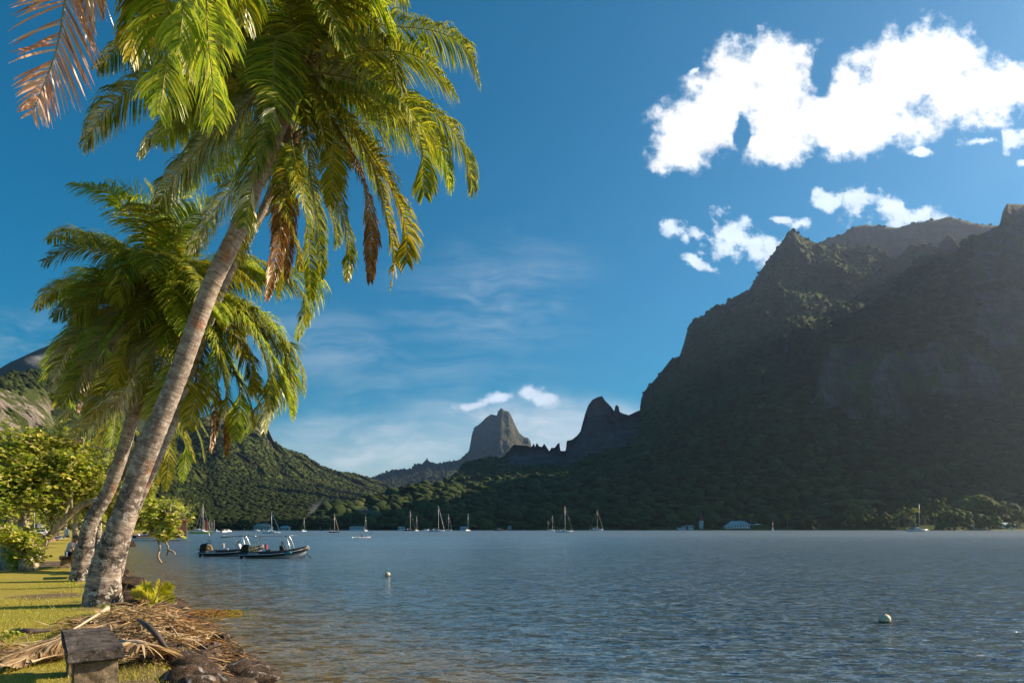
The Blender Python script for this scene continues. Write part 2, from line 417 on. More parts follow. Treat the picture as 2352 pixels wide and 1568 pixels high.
# the great mountain on the right: a front spur with cliffs, the massif behind it and a last ridge
spur_top = [(740,1172,1150),(800,1160,1200),(870,1146,1300),(950,1119,1380),(1010,1115,1400),(1060,1120,1420),(1200,1118,1440),(1350,1108,1470),(1430,1090,1500),(1466,1066,1540),
            (1530,1010,1600),(1590,966,1640),(1700,915,1700),(1850,880,1740),(1874,850,1745),(1884,790,1750),(1900,755,1760),(1950,722,1780),(2010,700,1800),(2070,640,1850),(2112,596,1880),
            (2155,589,1900),(2205,578,1920),(2222,548,1930),(2255,538,1940),(2296,516,1950),(2303,485,1955),(2313,467,1960),(2352,470,1980),(2480,425,1960),(2700,300,1850),(2900,100,1700),(3020,-80,1600),(3120,-80,1540),(3200,500,1480)]  # past the frame edge the unseen ridge is raised to shade the far shore
foot = [(740,1217,1010),(1200,1217,1010),(1900,1217,1010),(2352,1217,985),(3200,1217,1120)]
low_ = [(740,1200,1060),(1200,1190,1090),(1600,1180,1120),(2000,1176,1140),(2352,1165,1120),(3200,1150,1250)]
midf = [(740,1188,1100),(870,1170,1160),(1010,1150,1240),(1200,1150,1280),(1466,1120,1350),(1590,1070,1400),(1700,1010,1450),(1860,965,1520),(2000,962,1540),(2100,955,1540),(2250,930,1540),(2352,930,1530),(2700,900,1450),(3200,900,1350)]
ctop = [(740,1180,1120),(870,1160,1220),(1010,1132,1320),(1200,1134,1360),(1466,1088,1450),(1590,1010,1520),(1700,955,1580),(1870,900,1600),(1892,800,1600),(1960,790,1605),(2040,800,1600),(2090,795,1590),(2160,768,1590),(2240,800,1590),(2290,850,1590),(2352,830,1590),(2700,700,1500),(3200,760,1410)]
def rk_spur(u, lev, rk, A):
    u = u+fbm(A/60.0, 3, 4)*18; l2 = lev+fbm(A/50.0, 4, 6)*0.12
    l2 = l2+fbm(A/140.0, 3, 9)*0.22; u = u+fbm(A/160.0, 3, 19)*40
    cl = (u > 1872)*(u < 2300)*(l2 > 2.05)*(l2 < 2.97)
    top = (u > 2225)*(l2 > 3.55)*(l2 < 4.2)
    up = (u > 2240)*(l2 > 3.1)*(l2 < 3.5)*0.6
    return np.maximum(np.where(cl | top, 0.56, np.minimum(rk, 0.30)), up)
terrain('mountain', 740, 3200, 930, [foot, low_, midf, ctop, spur_top], [24, 60, 80, 110], MAT_NEAR, 0.042, 230, 1.0, 3, 300, rk_spur)

mass = [(905,1190,1500),(1000,1115,1800),(1040,1092,1900),(1075,1060,2000),(1110,1051,2050),(1158,1051,2080),(1172,1030,2100),(1180,1021,2100),(1212,1023,2100),(1218,1027,2100),
        (1223,1023,2100),(1226,1017,2100),(1229,1026,2100),(1233,1016,2100),(1238,1024,2100),(1245,1026,2100),(1250,1018,2100),(1255,1026,2100),(1262,1036,2100),(1266,1028,2100),(1274,1028,2100),(1280,1020,2100),(1285,1016,2100),(1287,1035,2100),
        (1299,1035,2120),(1302,1012,2120),(1314,1009,2130),(1325,1000,2140),(1333,990,2150),(1344,950,2160),(1351,930,2160),(1360,918,2160),(1372,912,2160),(1383,909,2160),(1390,920,2160),(1404,934,2170),
        (1411,944,2170),(1413,932,2170),(1417,929,2170),(1421,933,2170),(1423,945,2170),(1433,950,2170),(1444,953,2180),(1460,945,2200),(1470,942,2220),(1472,918,2230),(1478,901,2230),(1490,886,2240),(1507,868,2250),(1526,844,2260),
        (1541,825,2270),(1561,817,2280),(1570,790,2290),(1576,768,2290),(1582,746,2300),(1595,733,2310),(1615,725,2320),(1643,700,2330),(1666,700,2340),(1672,690,2340),(1692,679,2350),(1720,666,2360),(1748,620,2380),(1774,584,2390),
        (1795,559,2400),(1810,531,2400),(1825,529,2400),(1841,542,2410),(1870,556,2420),(1900,566,2430),(1920,560,2440),(1950,572,2440),(1980,561,2440),(2005,565,2440),(2046,592,2430),(2058,594,2430),(2082,570,2440),(2118,558,2450),
        (2154,568,2450),(2166,550,2450),(2177,541,2450),(2186,541,2450),(2196,558,2450),(2212,580,2440),(2300,600,2400),(2352,545,2350),(2430,340,2280),(2560,300,2220),(2760,360,2150)]  # unseen right-hand end built up to throw shadow over the low central ridge
mfoot = [(905,1217,1300),(2760,1217,1300)]
mlow = [(905,1205,1400),(1200,1120,1500),(1450,1090,1600),(1700,1030,1700),(2500,900,1850),(2760,900,1750)]
mmid = [(905,1198,1450),(1060,1110,1780),(1170,1088,1880),(1300,1085,1900),(1370,1070,1920),(1480,1030,1950),(1600,950,2000),(1750,820,2080),(1950,760,2150),(2500,760,2100),(2760,760,1950)]
mcl = [(905,1194,1480),(1060,1090,1880),(1170,1060,1990),(1300,1062,2010),(1330,1040,2030),(1450,1010,2060),(1500,960,2080),(1600,860,2130),(1750,720,2200),(1830,640,2260),(1950,640,2300),(2200,640,2320),(2500,640,2200),(2760,640,2080)]
def rk_mass(u, lev, rk, A):
    l2 = lev+fbm(A/70.0, 4, 8)*0.25
    c1 = (u > 1165)*(u < 1465)*(l2 > 2.7)
    c2 = (u >= 1465)*(l2 > 3.3)*(rk > 0.35)
    return np.where(c1, 0.75, np.where(c2, 0.5, np.minimum(rk, 0.36)))
terrain('mountain', 905, 2760, 1450, [mfoot, mlow, mmid, mcl, mass], [14, 50, 60, 110], MAT_NEAR, 0.050, 260, 0.8, 7, 350, rk_mass)
last = [(1780,640,3000),(1850,570,3000),(1905,547,3000),(1935,538,3000),(1960,520,3000),(1990,516,3000),(2015,519,3000),(2065,523,3000),(2095,513,3000),(2150,505,3000),(2178,497,3000),(2210,505,3000),(2245,515,3000),(2290,518,3000),(2350,540,3000),(2500,700,3000)]
terrain('mountain', 1780, 2500, 300, [[(1780,1217,2300),(2500,1217,2300)], [(1780,800,2700),(2500,900,2700)], last], [20, 70], MAT_FAR, 0.03, 300, 1.2, 12, 400)
# the lone tower peak at the head of the bay and its long ridge
peak = [(560,1140,3900),(700,1120,3900),(820,1104,3900),(861,1094,3900),(885,1085,3900),(905,1080,3900),(946,1076,3900),(949,1069,3900),(968,1066,3900),(980,1054,3900),(993,1064,3900),(1014,1063,3900),(1055,1056,3920),(1077,1035,3950),
        (1084,997,3970),(1089,981,3980),(1096,977,3980),(1105,970,3980),(1117,958,3990),(1128,951,4000),(1141,954,4000),(1144,944,4000),(1152,936,4000),(1158,942,4000),(1168,944,4000),(1174,953,4000),(1184,976,4000),(1193,994,4000),(1203,1003,4000),
        (1213,1005,4000),(1219,1015,4000),(1222,1040,4000),(1260,1080,4000),(1400,1120,4000)]
fz = lambda c: [(u, v, y*1.4) for u, v, y in c]
terrain('mountain', 560, 1400, 520, [fz(c) for c in ([(560,1217,2600),(1400,1217,2600)], [(560,1180,3000),(1400,1150,3000)], [(560,1150,3500),(1030,1100,3500),(1060,1090,3650),(1180,1085,3650),(1400,1130,3500)], peak)], [10, 40, 70], MAT_FAR, 0.022, 560, 0.8, 21, 300,
        lambda u, lev, rk, A: np.where((u > 1070)*(u < 1225)*(lev > 2.2), 0.50, np.minimum(rk, 0.25)))
# green hills at the head of the bay behind the palms
hb = [(-250,1090,1900),(100,1080,2000),(250,1060,2100),(400,1010,2200),(450,970,2250),(490,945,2300),(530,938,2330),(560,946,2350),(590,950,2370),(612,975,2400),(628,1011,2450),(650,1027,2500),(700,1045,2700),(740,1072,2800),(780,1083,2900),
      (815,1087,3000),(850,1097,3100),(885,1110,3200),(930,1140,3200)]
terrain('hill', -250, 930, 700, [[(-250,1217,420),(300,1217,600),(450,1217,850),(930,1217,1000)], [(-250,1195,600),(300,1192,800),(450,1192,1000),(930,1196,1150)], [(-250,1180,900),(300,1175,1100),(450,1170,1300),(930,1175,1500)],
         [(-250,1130,1500),(300,1120,1700),(500,1090,1900),(700,1110,2300),(930,1150,2800)], hb], [14, 20, 60, 90], MAT_LIT, 0.075, 300, 1.0, 31, 300, lambda u, lev, rk, A: np.where((u > 470)*(u < 632)*(lev > 3.72), 0.55, np.minimum(rk, 0.2)))
# sunlit cliff on the far left, a dark mountain behind it
cl = [(-400,800,700),(-150,850,950),(0,866,1150),(25,856,1180),(40,852,1200),(62,858,1230),(70,846,1245),(78,848,1255),(90,858,1270),(95,876,1280),(108,872,1300),(116,880,1310),(121,897,1320),(150,905,1360),(200,940,1430),(300,985,1600),(420,1040,1800),(480,1090,1900)]
terrain('mountain', -400, 480, 620, [[(-400,1217,250),(480,1217,700)], [(-400,1180,380),(480,1190,1000)], [(-400,1020,560),(0,1000,950),(120,1000,1100),(200,1010,1230),(480,1140,1600)],
         [(-400,850,640),(0,893,1090),(100,893,1230),(130,935,1280),(200,965,1370),(480,1105,1850)], cl], [10, 50, 90, 40], MAT_LIT, 0.035, 110, 1.0, 41, 300,
        lambda u, lev, rk, A: np.where((u < 122+fbm(A/30.0, 3, 2)*12)*(lev+fbm(A/40.0, 4, 3)*0.3 > 1.95)*(lev+fbm(A/25.0, 4, 5)*0.25 < 2.95), 0.49, np.minimum(rk, 0.25)))
bk = [(-400,930,3000),(-100,880,3200),(0,845,3300),(22,832,3300),(60,815,3300),(88,802,3300),(112,793,3300),(128,784,3300),(200,765,3300),(300,800,3300),(420,930,3300),(520,1060,3300)]
terrain('mountain', -400, 520, 260, [[(-400,1217,2200),(520,1217,2200)], [(-400,1100,2600),(520,1120,2600)], bk], [10, 60], MAT_FAR, 0.03, 350, 1.0, 51, 400)
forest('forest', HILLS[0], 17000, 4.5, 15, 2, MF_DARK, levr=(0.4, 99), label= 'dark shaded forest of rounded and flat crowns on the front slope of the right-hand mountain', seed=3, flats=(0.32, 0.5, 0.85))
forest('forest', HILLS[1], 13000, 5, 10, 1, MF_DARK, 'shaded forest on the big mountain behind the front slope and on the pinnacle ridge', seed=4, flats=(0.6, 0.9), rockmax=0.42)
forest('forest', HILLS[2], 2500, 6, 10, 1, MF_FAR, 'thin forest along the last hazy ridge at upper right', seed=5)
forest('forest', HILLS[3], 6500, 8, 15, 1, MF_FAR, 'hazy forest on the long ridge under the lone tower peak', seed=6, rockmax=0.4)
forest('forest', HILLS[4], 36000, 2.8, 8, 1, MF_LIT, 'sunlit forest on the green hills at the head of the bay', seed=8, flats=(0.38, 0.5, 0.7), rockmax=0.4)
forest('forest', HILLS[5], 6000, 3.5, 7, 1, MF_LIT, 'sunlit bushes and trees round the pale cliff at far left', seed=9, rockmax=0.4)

# ------------------------------------------------------------------ water
def fn_water(n, b):
    o = n.new('ShaderNodeNewGeometry').outputs['Position']
    sp = n.new('ShaderNodeSeparateXYZ'); n.put(sp.inputs[0], o)
    # shallow shelf beside the left shore: distance to the line of the bank
    dx = n.math('SUBTRACT', n.math('ADD', sp.outputs[0], n.math('MULTIPLY', sp.outputs[1], 0.62)), 2.6)      # metres to the right of the bank
    sh = n.mapr(n.math('ADD', dx, n.math('MULTIPLY', n.noise(o, 0.12, 3, 0.6), 5.0)), 3, 10, 1, 0, True)
    far = n.mapr(sp.outputs[1], 90, 120, 1, 0, True)
    sh = n.math('MULTIPLY', sh, far)
    n.put(b.inputs['Base Color'], n.mix(sh, (0.080, 0.130, 0.170), (0.17, 0.12, 0.035)))
    dist = n.math('MAXIMUM', sp.outputs[1], 5.0)
    wv = n.mapping(o, rot=(0, 0, R(18)), scale=(0.8, 1.7, 1))
    patch = n.mapr(n.noise(n.mapping(o, scale=(0.5, 1.6, 1)), 0.03, 4, 0.6), 0.35, 0.65, 0.6, 1.25)
    rt = n.mapr(n.math('DIVIDE', sp.outputs[0], dist), -0.35, 0.5, 0.9, 1.5, True)
    am = n.math('MULTIPLY', patch, rt)
    acc = None
    for sc_, a_ in ((0.5, 0.10), (2.0, 0.55), (6.0, 0.62), (20.0, 0.26)):
        c_ = n.vmath('SUBTRACT', n.noise(wv, sc_, 2, 0.5, 0.3, col=True), (0.5, 0.5, 0.5))
        m_ = n.vmath('MULTIPLY', c_, (a_*2.2, a_*2.6, 0.0)); acc = m_ if acc is None else n.vmath('ADD', acc, m_)
    sv = n.vmath('SCALE', acc, None); n.put(sv.node.inputs['Scale'], am)
    n.put(b.inputs['Normal'], n.vmath('NORMALIZE', n.vmath('ADD', sv, (0, 0, 1))))
    n.put(b.inputs['Roughness'], n.mapr(dist, 12, 260, 0.12, 0.40))
    b.inputs['IOR'].default_value = 1.5; b.inputs['Specular IOR Level'].default_value = 1.0
MAT_WATER = material('bay_water', fn_water, 0.06, 1.0)
wy = np.concatenate([np.linspace(-60, 60, 25), np.geomspace(70, 9000, 30)])
wx = np.concatenate([-np.geomspace(9000, 60, 20), np.linspace(-50, 50, 21), np.geomspace(60, 9000, 20)])
gx, gyy = np.meshgrid(wx, wy); V = np.stack([gx, gyy, np.full_like(gx, WZ)], -1).reshape(-1, 3)
ii = np.arange(len(V)).reshape(gx.shape); Q = np.stack([ii[:-1, :-1], ii[:-1, 1:], ii[1:, 1:], ii[1:, :-1]], -1).reshape(-1, 4)
tag(npmesh('water', V, Q, MAT_WATER), kind='structure')

# ------------------------------------------------------------------ the near bank
BY = [-6, 0, 10.6, 14.1, 20.2, 32.3, 39, 70, 120, 175, 300, 600, 900]
BX = [7.2, 3.2, -3.66, -5.9, -9.6, -18, -22.3, -41, -69, -99, -160, -290, -420]
def bank(y): return np.interp(y, BY, BX)
def ground_z(x, y):
    t = bank(y)-x
    return np.interp(t, [-3, 0, 0.8, 1.5, 2.1, 3], [-2.2, -0.85, -0.62, -0.22, -0.03, 0.0])
ys = np.concatenate([np.linspace(-6, 30, 150), np.geomspace(30.6, 900, 110)])
ts = np.concatenate([[-4, -2, -1], np.linspace(-0.5, 3.5, 34), np.linspace(3.9, 14, 60), np.geomspace(15, 700, 40)])
YY, TT = np.meshgrid(ys, ts, indexing='ij'); XX = bank(YY)-TT
ZZ = ground_z(XX, YY)
pp = np.stack([XX, YY, XX*0], -1)
nz_ = fbm(pp*1.1, 4, 3)
ZZ = ZZ+nz_*np.where(TT < 2.2, 0.10, 0.022)+fbm(pp*0.12, 2, 5)*0.02*(TT > 3)-0.01
V = np.stack([XX, YY, ZZ], -1).reshape(-1, 3); ii = np.arange(len(V)).reshape(XX.shape)
Q = np.stack([ii[:-1, :-1], ii[1:, :-1], ii[1:, 1:], ii[:-1, 1:]], -1).reshape(-1, 4)
def fn_lawn(n, b):
    o = n.new('ShaderNodeNewGeometry').outputs['Position']
    t = n.new('ShaderNodeAttribute', attribute_name='inland').outputs['Fac']
    big = n.noise(o, 0.45, 5, 0.65); fine = n.noise(o, 9, 5, 0.7)
    grass = n.mix(n.mapr(big, 0.35, 0.65), (0.20, 0.24, 0.03), (0.36, 0.31, 0.05))
    grass = n.mix(n.mapr(fine, 0.35, 0.65), grass, (0.45, 0.34, 0.09))
    dirt = n.mix(n.noise(o, 6, 6, 0.7), (0.09, 0.06, 0.042), (0.26, 0.19, 0.14))
    stones = n.mapr(n.vor(o, 22), 0.12, 0.2, 1, 0)
    dirt = n.mix(n.math('MULTIPLY', stones, n.mapr(n.noise(o, 3, 2), 0.5, 0.6)), dirt, (0.42, 0.36, 0.30))
    sp = n.new('ShaderNodeSeparateXYZ'); n.put(sp.inputs[0], o)
    d = n.mapr(n.math('ADD', t, n.math('MULTIPLY', n.math('SUBTRACT', n.noise(o, 0.6, 5, 0.7), 0.5), 4.5)), 2.3, 3.1, 1, 0)
    def patch(x, y, rx, ry):
        q = n.mapping(o, (x, y, 0), (0, 0, R(30)), (rx, ry, 1000), 'TEXTURE')
        return n.mapr(n.math('ADD', n.vmath('LENGTH', q), n.math('MULTIPLY', n.math('SUBTRACT', n.noise(o, 1.2, 5, 0.7), 0.5), 1.2)), 0.8, 1.1, 1, 0)
    d = n.math('MAXIMUM', d, patch(-10.9, 16.3, 1.0, 0.75)); d = n.math('MAXIMUM', d, patch(-21.5, 31, 3.2, 3.0))
    wet = n.mapr(t, 0.4, 1.2, 1, 0)
    c = n.mix(d, grass, dirt); c = n.mix(wet, c, (0.035, 0.028, 0.02))
    n.put(b.inputs['Base Color'], c)
    n.put(b.inputs['Normal'], n.bump(n.math('ADD', fine, n.math('MULTIPLY', n.noise(o, 40, 3, 0.7), 0.6)), 0.9, 0.03))
tag(npmesh('lawn', V, Q, material('lawn_grass_soil', fn_lawn, 0.95, 0.1), attrs={'inland': TT.ravel()}), kind='structure')

# grass blades on the near lawn
def blades(name, n, y0, y1, h, wd, mat, seed, lab, tmin=2.0):
    rg = np.random.default_rng(seed); P0 = []
    while sum(len(p) for p in P0) < n:
        m = n*3; y = y0+(y1-y0)*rg.random(m)**1.3; x = -0.78*y+rg.random(m)*(bank(y)-tmin+0.78*y)
        k = fbm(np.stack([x*0.9, y*0.9, x*0], -1), 3, 77)+0.35*rg.random(m)
        ok = (x < bank(y)-tmin)*(k > -0.05)
        P0.append(np.stack([x, y, ground_z(x, y)-0.01], -1)[ok])
    Pn = np.concatenate(P0)[:n]
    a = rg.random(n)*6.28; H = h*(0.5+rg.random(n)); ln = rg.random(n)*0.7*H; b2 = rg.random(n)*6.28
    dx = np.stack([np.cos(a), np.sin(a), a*0], -1)*wd*(0.7+0.6*rg.random(n))[:, None]
    le = np.stack([np.cos(b2)*ln, np.sin(b2)*ln, H*0.9], -1)
    V = np.stack([Pn-dx, Pn+dx, Pn+le*0.55+dx*0.6, Pn+le, Pn+le*0.55-dx*0.6], 1).reshape(-1, 3)
    base = (np.arange(n)*5)[:, None]
    Q = np.concatenate([base+np.array([0, 1, 2]), base+np.array([0, 2, 4]), base+np.array([4, 2, 3])])
    o = npmesh(name, V, Q, mat, smooth=False)
    tag(o, lab, 'grass', kind='stuff')
def leafmat(name, stops, trans=0.45, gloss=0.2, rough=0.55, scale=None):
    """thin leaf: diffuse, light shining through, soft gloss; colour varies leaf by leaf"""
    m = bpy.data.materials.new(name); m.use_nodes = True; m.node_tree.nodes.clear(); n = NT(m.node_tree)
    ge = n.new('ShaderNodeNewGeometry')
    f = n.math('ADD', n.math('MULTIPLY', ge.outputs['Random Per Island'], 0.75), n.math('MULTIPLY', n.noise(ge.outputs['Position'], scale or 2.0, 3, 0.6), 0.5))
    c = n.ramp(f, stops)
    d = n.new('ShaderNodeBsdfDiffuse'); t = n.new('ShaderNodeBsdfTranslucent'); g_ = n.new('ShaderNodeBsdfGlossy')
    n.put(d.inputs[0], c); n.put(t.inputs[0], n.mix(0.75, c, (1.0, 0.95, 0.25), 'MULTIPLY')); n.put(g_.inputs[0], (1, 1, 0.9)); g_.inputs['Roughness'].default_value = rough
    mx = n.new('ShaderNodeMixShader'); mx.inputs[0].default_value = trans; n.l.new(d.outputs[0], mx.inputs[1]); n.l.new(t.outputs[0], mx.inputs[2])
    fr = n.new('ShaderNodeFresnel'); fr.inputs[0].default_value = 1.45
    m2 = n.new('ShaderNodeMixShader'); n.put(m2.inputs[0], n.math('MULTIPLY', fr.outputs[0], gloss)); n.l.new(mx.outputs[0], m2.inputs[1]); n.l.new(g_.outputs[0], m2.inputs[2])
    out = n.new('ShaderNodeOutputMaterial'); n.l.new(m2.outputs[0], out.inputs[0])
    return m
ML = {
 'green':  leafmat('palm_leaf_green', [(0.15, (0.045,0.095,0.008)), (0.5, (0.17,0.25,0.015)), (0.95, (0.50,0.47,0.03))], 0.5, 0.22, 0.5),
 'lime':   leafmat('palm_leaf_lime', [(0.1, (0.13,0.22,0.018)), (0.6, (0.34,0.47,0.04)), (1.0, (0.62,0.64,0.09))], 0.55, 0.08, 0.5),
 'gold':   leafmat('palm_leaf_gold', [(0.1, (0.08,0.12,0.010)), (0.55, (0.28,0.31,0.02)), (1.0, (0.62,0.46,0.05))], 0.5, 0.08, 0.5),
 'brown':  leafmat('palm_leaf_dead', [(0.1, (0.10,0.045,0.015)), (0.5, (0.26,0.12,0.03)), (1.0, (0.42,0.20,0.06))], 0.3, 0.25, 0.6),
 'red':    leafmat('palm_leaf_dead_red', [(0.1, (0.34,0.12,0.06)), (0.5, (0.66,0.30,0.17)), (1.0, (0.85,0.55,0.38))], 0.3, 0.35, 0.5),
 'straw':  leafmat('palm_leaf_straw', [(0.1, (0.16,0.085,0.035)), (0.5, (0.42,0.27,0.13)), (1.0, (0.70,0.54,0.34))], 0.25, 0.2, 0.6),
 'broad':  leafmat('broad_leaf', [(0.1, (0.13,0.21,0.018)), (0.5, (0.34,0.44,0.04)), (0.8, (0.58,0.60,0.09)), (0.97, (0.85,0.74,0.28))], 0.5, 0.25, 0.5, 1.2),
 'sprout': leafmat('palm_sprout_leaf', [(0.1, (0.50,0.52,0.03)), (1.0, (0.75,0.70,0.06))], 0.55, 0.2),
 'grass':  leafmat('grass_blade', [(0.1, (0.20,0.26,0.025)), (0.5, (0.36,0.38,0.045)), (1.0, (0.55,0.44,0.10))], 0.35, 0.15, 0.6, 0.6),
}
blades('grass', 80000, 6.0, 26, 0.020, 0.0032, ML['grass'], 5, 'short sunlit lawn grass along the bank at lower left')
blades('grass', 1600, 6.0, 18, 0.09, 0.004, ML['grass'], 9, 'taller loose tufts of grass standing up out of the short lawn', 1.9)

# ------------------------------------------------------------------ palms
def fn_trunk(n, b):
    uv = n.new('ShaderNodeUVMap').outputs[0]; o = obj(n)
    sp = n.new('ShaderNodeSeparateXYZ'); n.put(sp.inputs[0], uv)
    rings = n.noise(n.mapping(uv, scale=(3.0, 13, 1)), 1.0, 6, 0.72, 0.9)
    fib = n.noise(n.mapping(uv, scale=(40, 1.6, 1)), 1.0, 5, 0.7)
    c = n.mix(n.mapr(rings, 0.38, 0.62), (0.17, 0.12, 0.095), (0.56, 0.47, 0.40))
    c = n.mix(n.mapr(fib, 0.4, 0.7, 0, 0.5), c, (0.50, 0.42, 0.35))
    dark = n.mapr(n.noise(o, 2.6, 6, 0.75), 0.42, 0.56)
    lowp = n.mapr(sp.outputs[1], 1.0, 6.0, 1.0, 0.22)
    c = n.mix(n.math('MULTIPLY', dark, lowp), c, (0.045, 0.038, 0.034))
    lich = n.mapr(n.noise(o, 5.5, 6, 0.7, 0.5), 0.55, 0.60)
    c = n.mix(n.math('MULTIPLY', lich, n.mapr(sp.outputs[1], 1.0, 8, 0.95, 0.25)), c, (0.58, 0.54, 0.47))
    rust = n.mapr(n.noise(n.mapping(o, scale=(1, 1, 0.5)), 2.0, 5, 0.7), 0.56, 0.66, 0, 0.75)
    rust = n.math('MULTIPLY', rust, n.mapr(sp.outputs[1], 1.5, 3.5))
    c = n.mix(rust, c, (0.42, 0.16, 0.08))
    n.put(b.inputs['Base Color'], c)
    n.put(b.inputs['Normal'], n.bump(n.math('ADD', n.math('MULTIPLY', rings, 1.0), n.math('MULTIPLY', fib, 0.35)), 0.9, 0.035))
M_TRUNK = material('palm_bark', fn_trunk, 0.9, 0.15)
M_RIB = paint('frond_rib', (0.26, 0.22, 0.06), 0.55, 0.3)
M_NUT = paint('coconut_husk', (0.20, 0.17, 0.05), 0.6, 0.35, 9)
M_FIBRE = paint('crown_fibre', (0.13, 0.075, 0.035), 0.95, 0.5, 14, bump=0.02)

def smooth_path(pts, n):
    pts = np.array(pts, float); m = len(pts)
    if m == 2: t = np.linspace(0, 1, n)[:, None]; return pts[0]*(1-t)+pts[1]*t
    d = np.r_[0, np.cumsum(np.linalg.norm(np.diff(pts, axis=0), axis=1))]; d /= d[-1]
    ext = np.vstack([2*pts[0]-pts[1], pts, 2*pts[-1]-pts[-2]])
    out = []
    for s in np.linspace(0, 1, n):
        i = min(np.searchsorted(d, s, side='right')-1, m-2); t = (s-d[i])/(d[i+1]-d[i]+1e-9)
        p0, p1, p2, p3 = ext[i], ext[i+1], ext[i+2], ext[i+3]
        out.append(0.5*((2*p1)+(-p0+p2)*t+(2*p0-5*p1+4*p2-p3)*t*t+(-p0+3*p1-3*p2+p3)*t**3))
    return np.array(out)

def palm_trunk(pts, rad, parent, flare=1.0, name='trunk', mat=None):
    """ringed leaning stem; pts in world space, parent at the base"""
    base = np.array(parent.location); path = smooth_path(np.array(pts)-base, 150)
    d = np.r_[0, np.cumsum(np.linalg.norm(np.diff(path, axis=0), axis=1))]
    r = np.interp(d/d[-1], np.linspace(0, 1, len(rad)), rad)
    N = 30; V = []; uv = []
    T = np.gradient(path, axis=0); T /= np.linalg.norm(T, axis=1)[:, None]
    Nn = np.cross(T[0], [0, 1, 0]); Nn /= np.linalg.norm(Nn)
    for i in range(len(path)):
        Nn = Nn-T[i]*Nn.dot(T[i]); Nn /= np.linalg.norm(Nn); B = np.cross(T[i], Nn)
        th = np.arange(N)*2*math.pi/N
        q = path[i][None]+(np.cos(th)[:, None]*Nn+np.sin(th)[:, None]*B)*r[i]
        k = 1+0.022*np.sin(d[i]*2*math.pi/0.19+5.0*fbm(np.array([[d[i]*1.7, 1.0, 2.0]]), 3, 3)[0]+1.5*np.sin(th*2+i*0.05))+0.05*fbm(q*np.array([5, 5, 9]), 3, 8)
        if flare: k = k+flare*0.10*np.exp(-d[i]/0.5)*(1+np.sin(th*7+1))
        V.append(path[i][None]+(q-path[i][None])*k[:, None]); uv.append(np.stack([th/6.283, np.full(N, d[i])], -1))
    V = np.concatenate(V); uv = np.concatenate(uv)
    Fc = [(i*N+k, i*N+(k+1) % N, (i+1)*N+(k+1) % N, (i+1)*N+k) for i in range(len(path)-1) for k in range(N)]
    return npmesh(name, V, np.array(Fc), mat or M_TRUNK, parent, uv=uv)

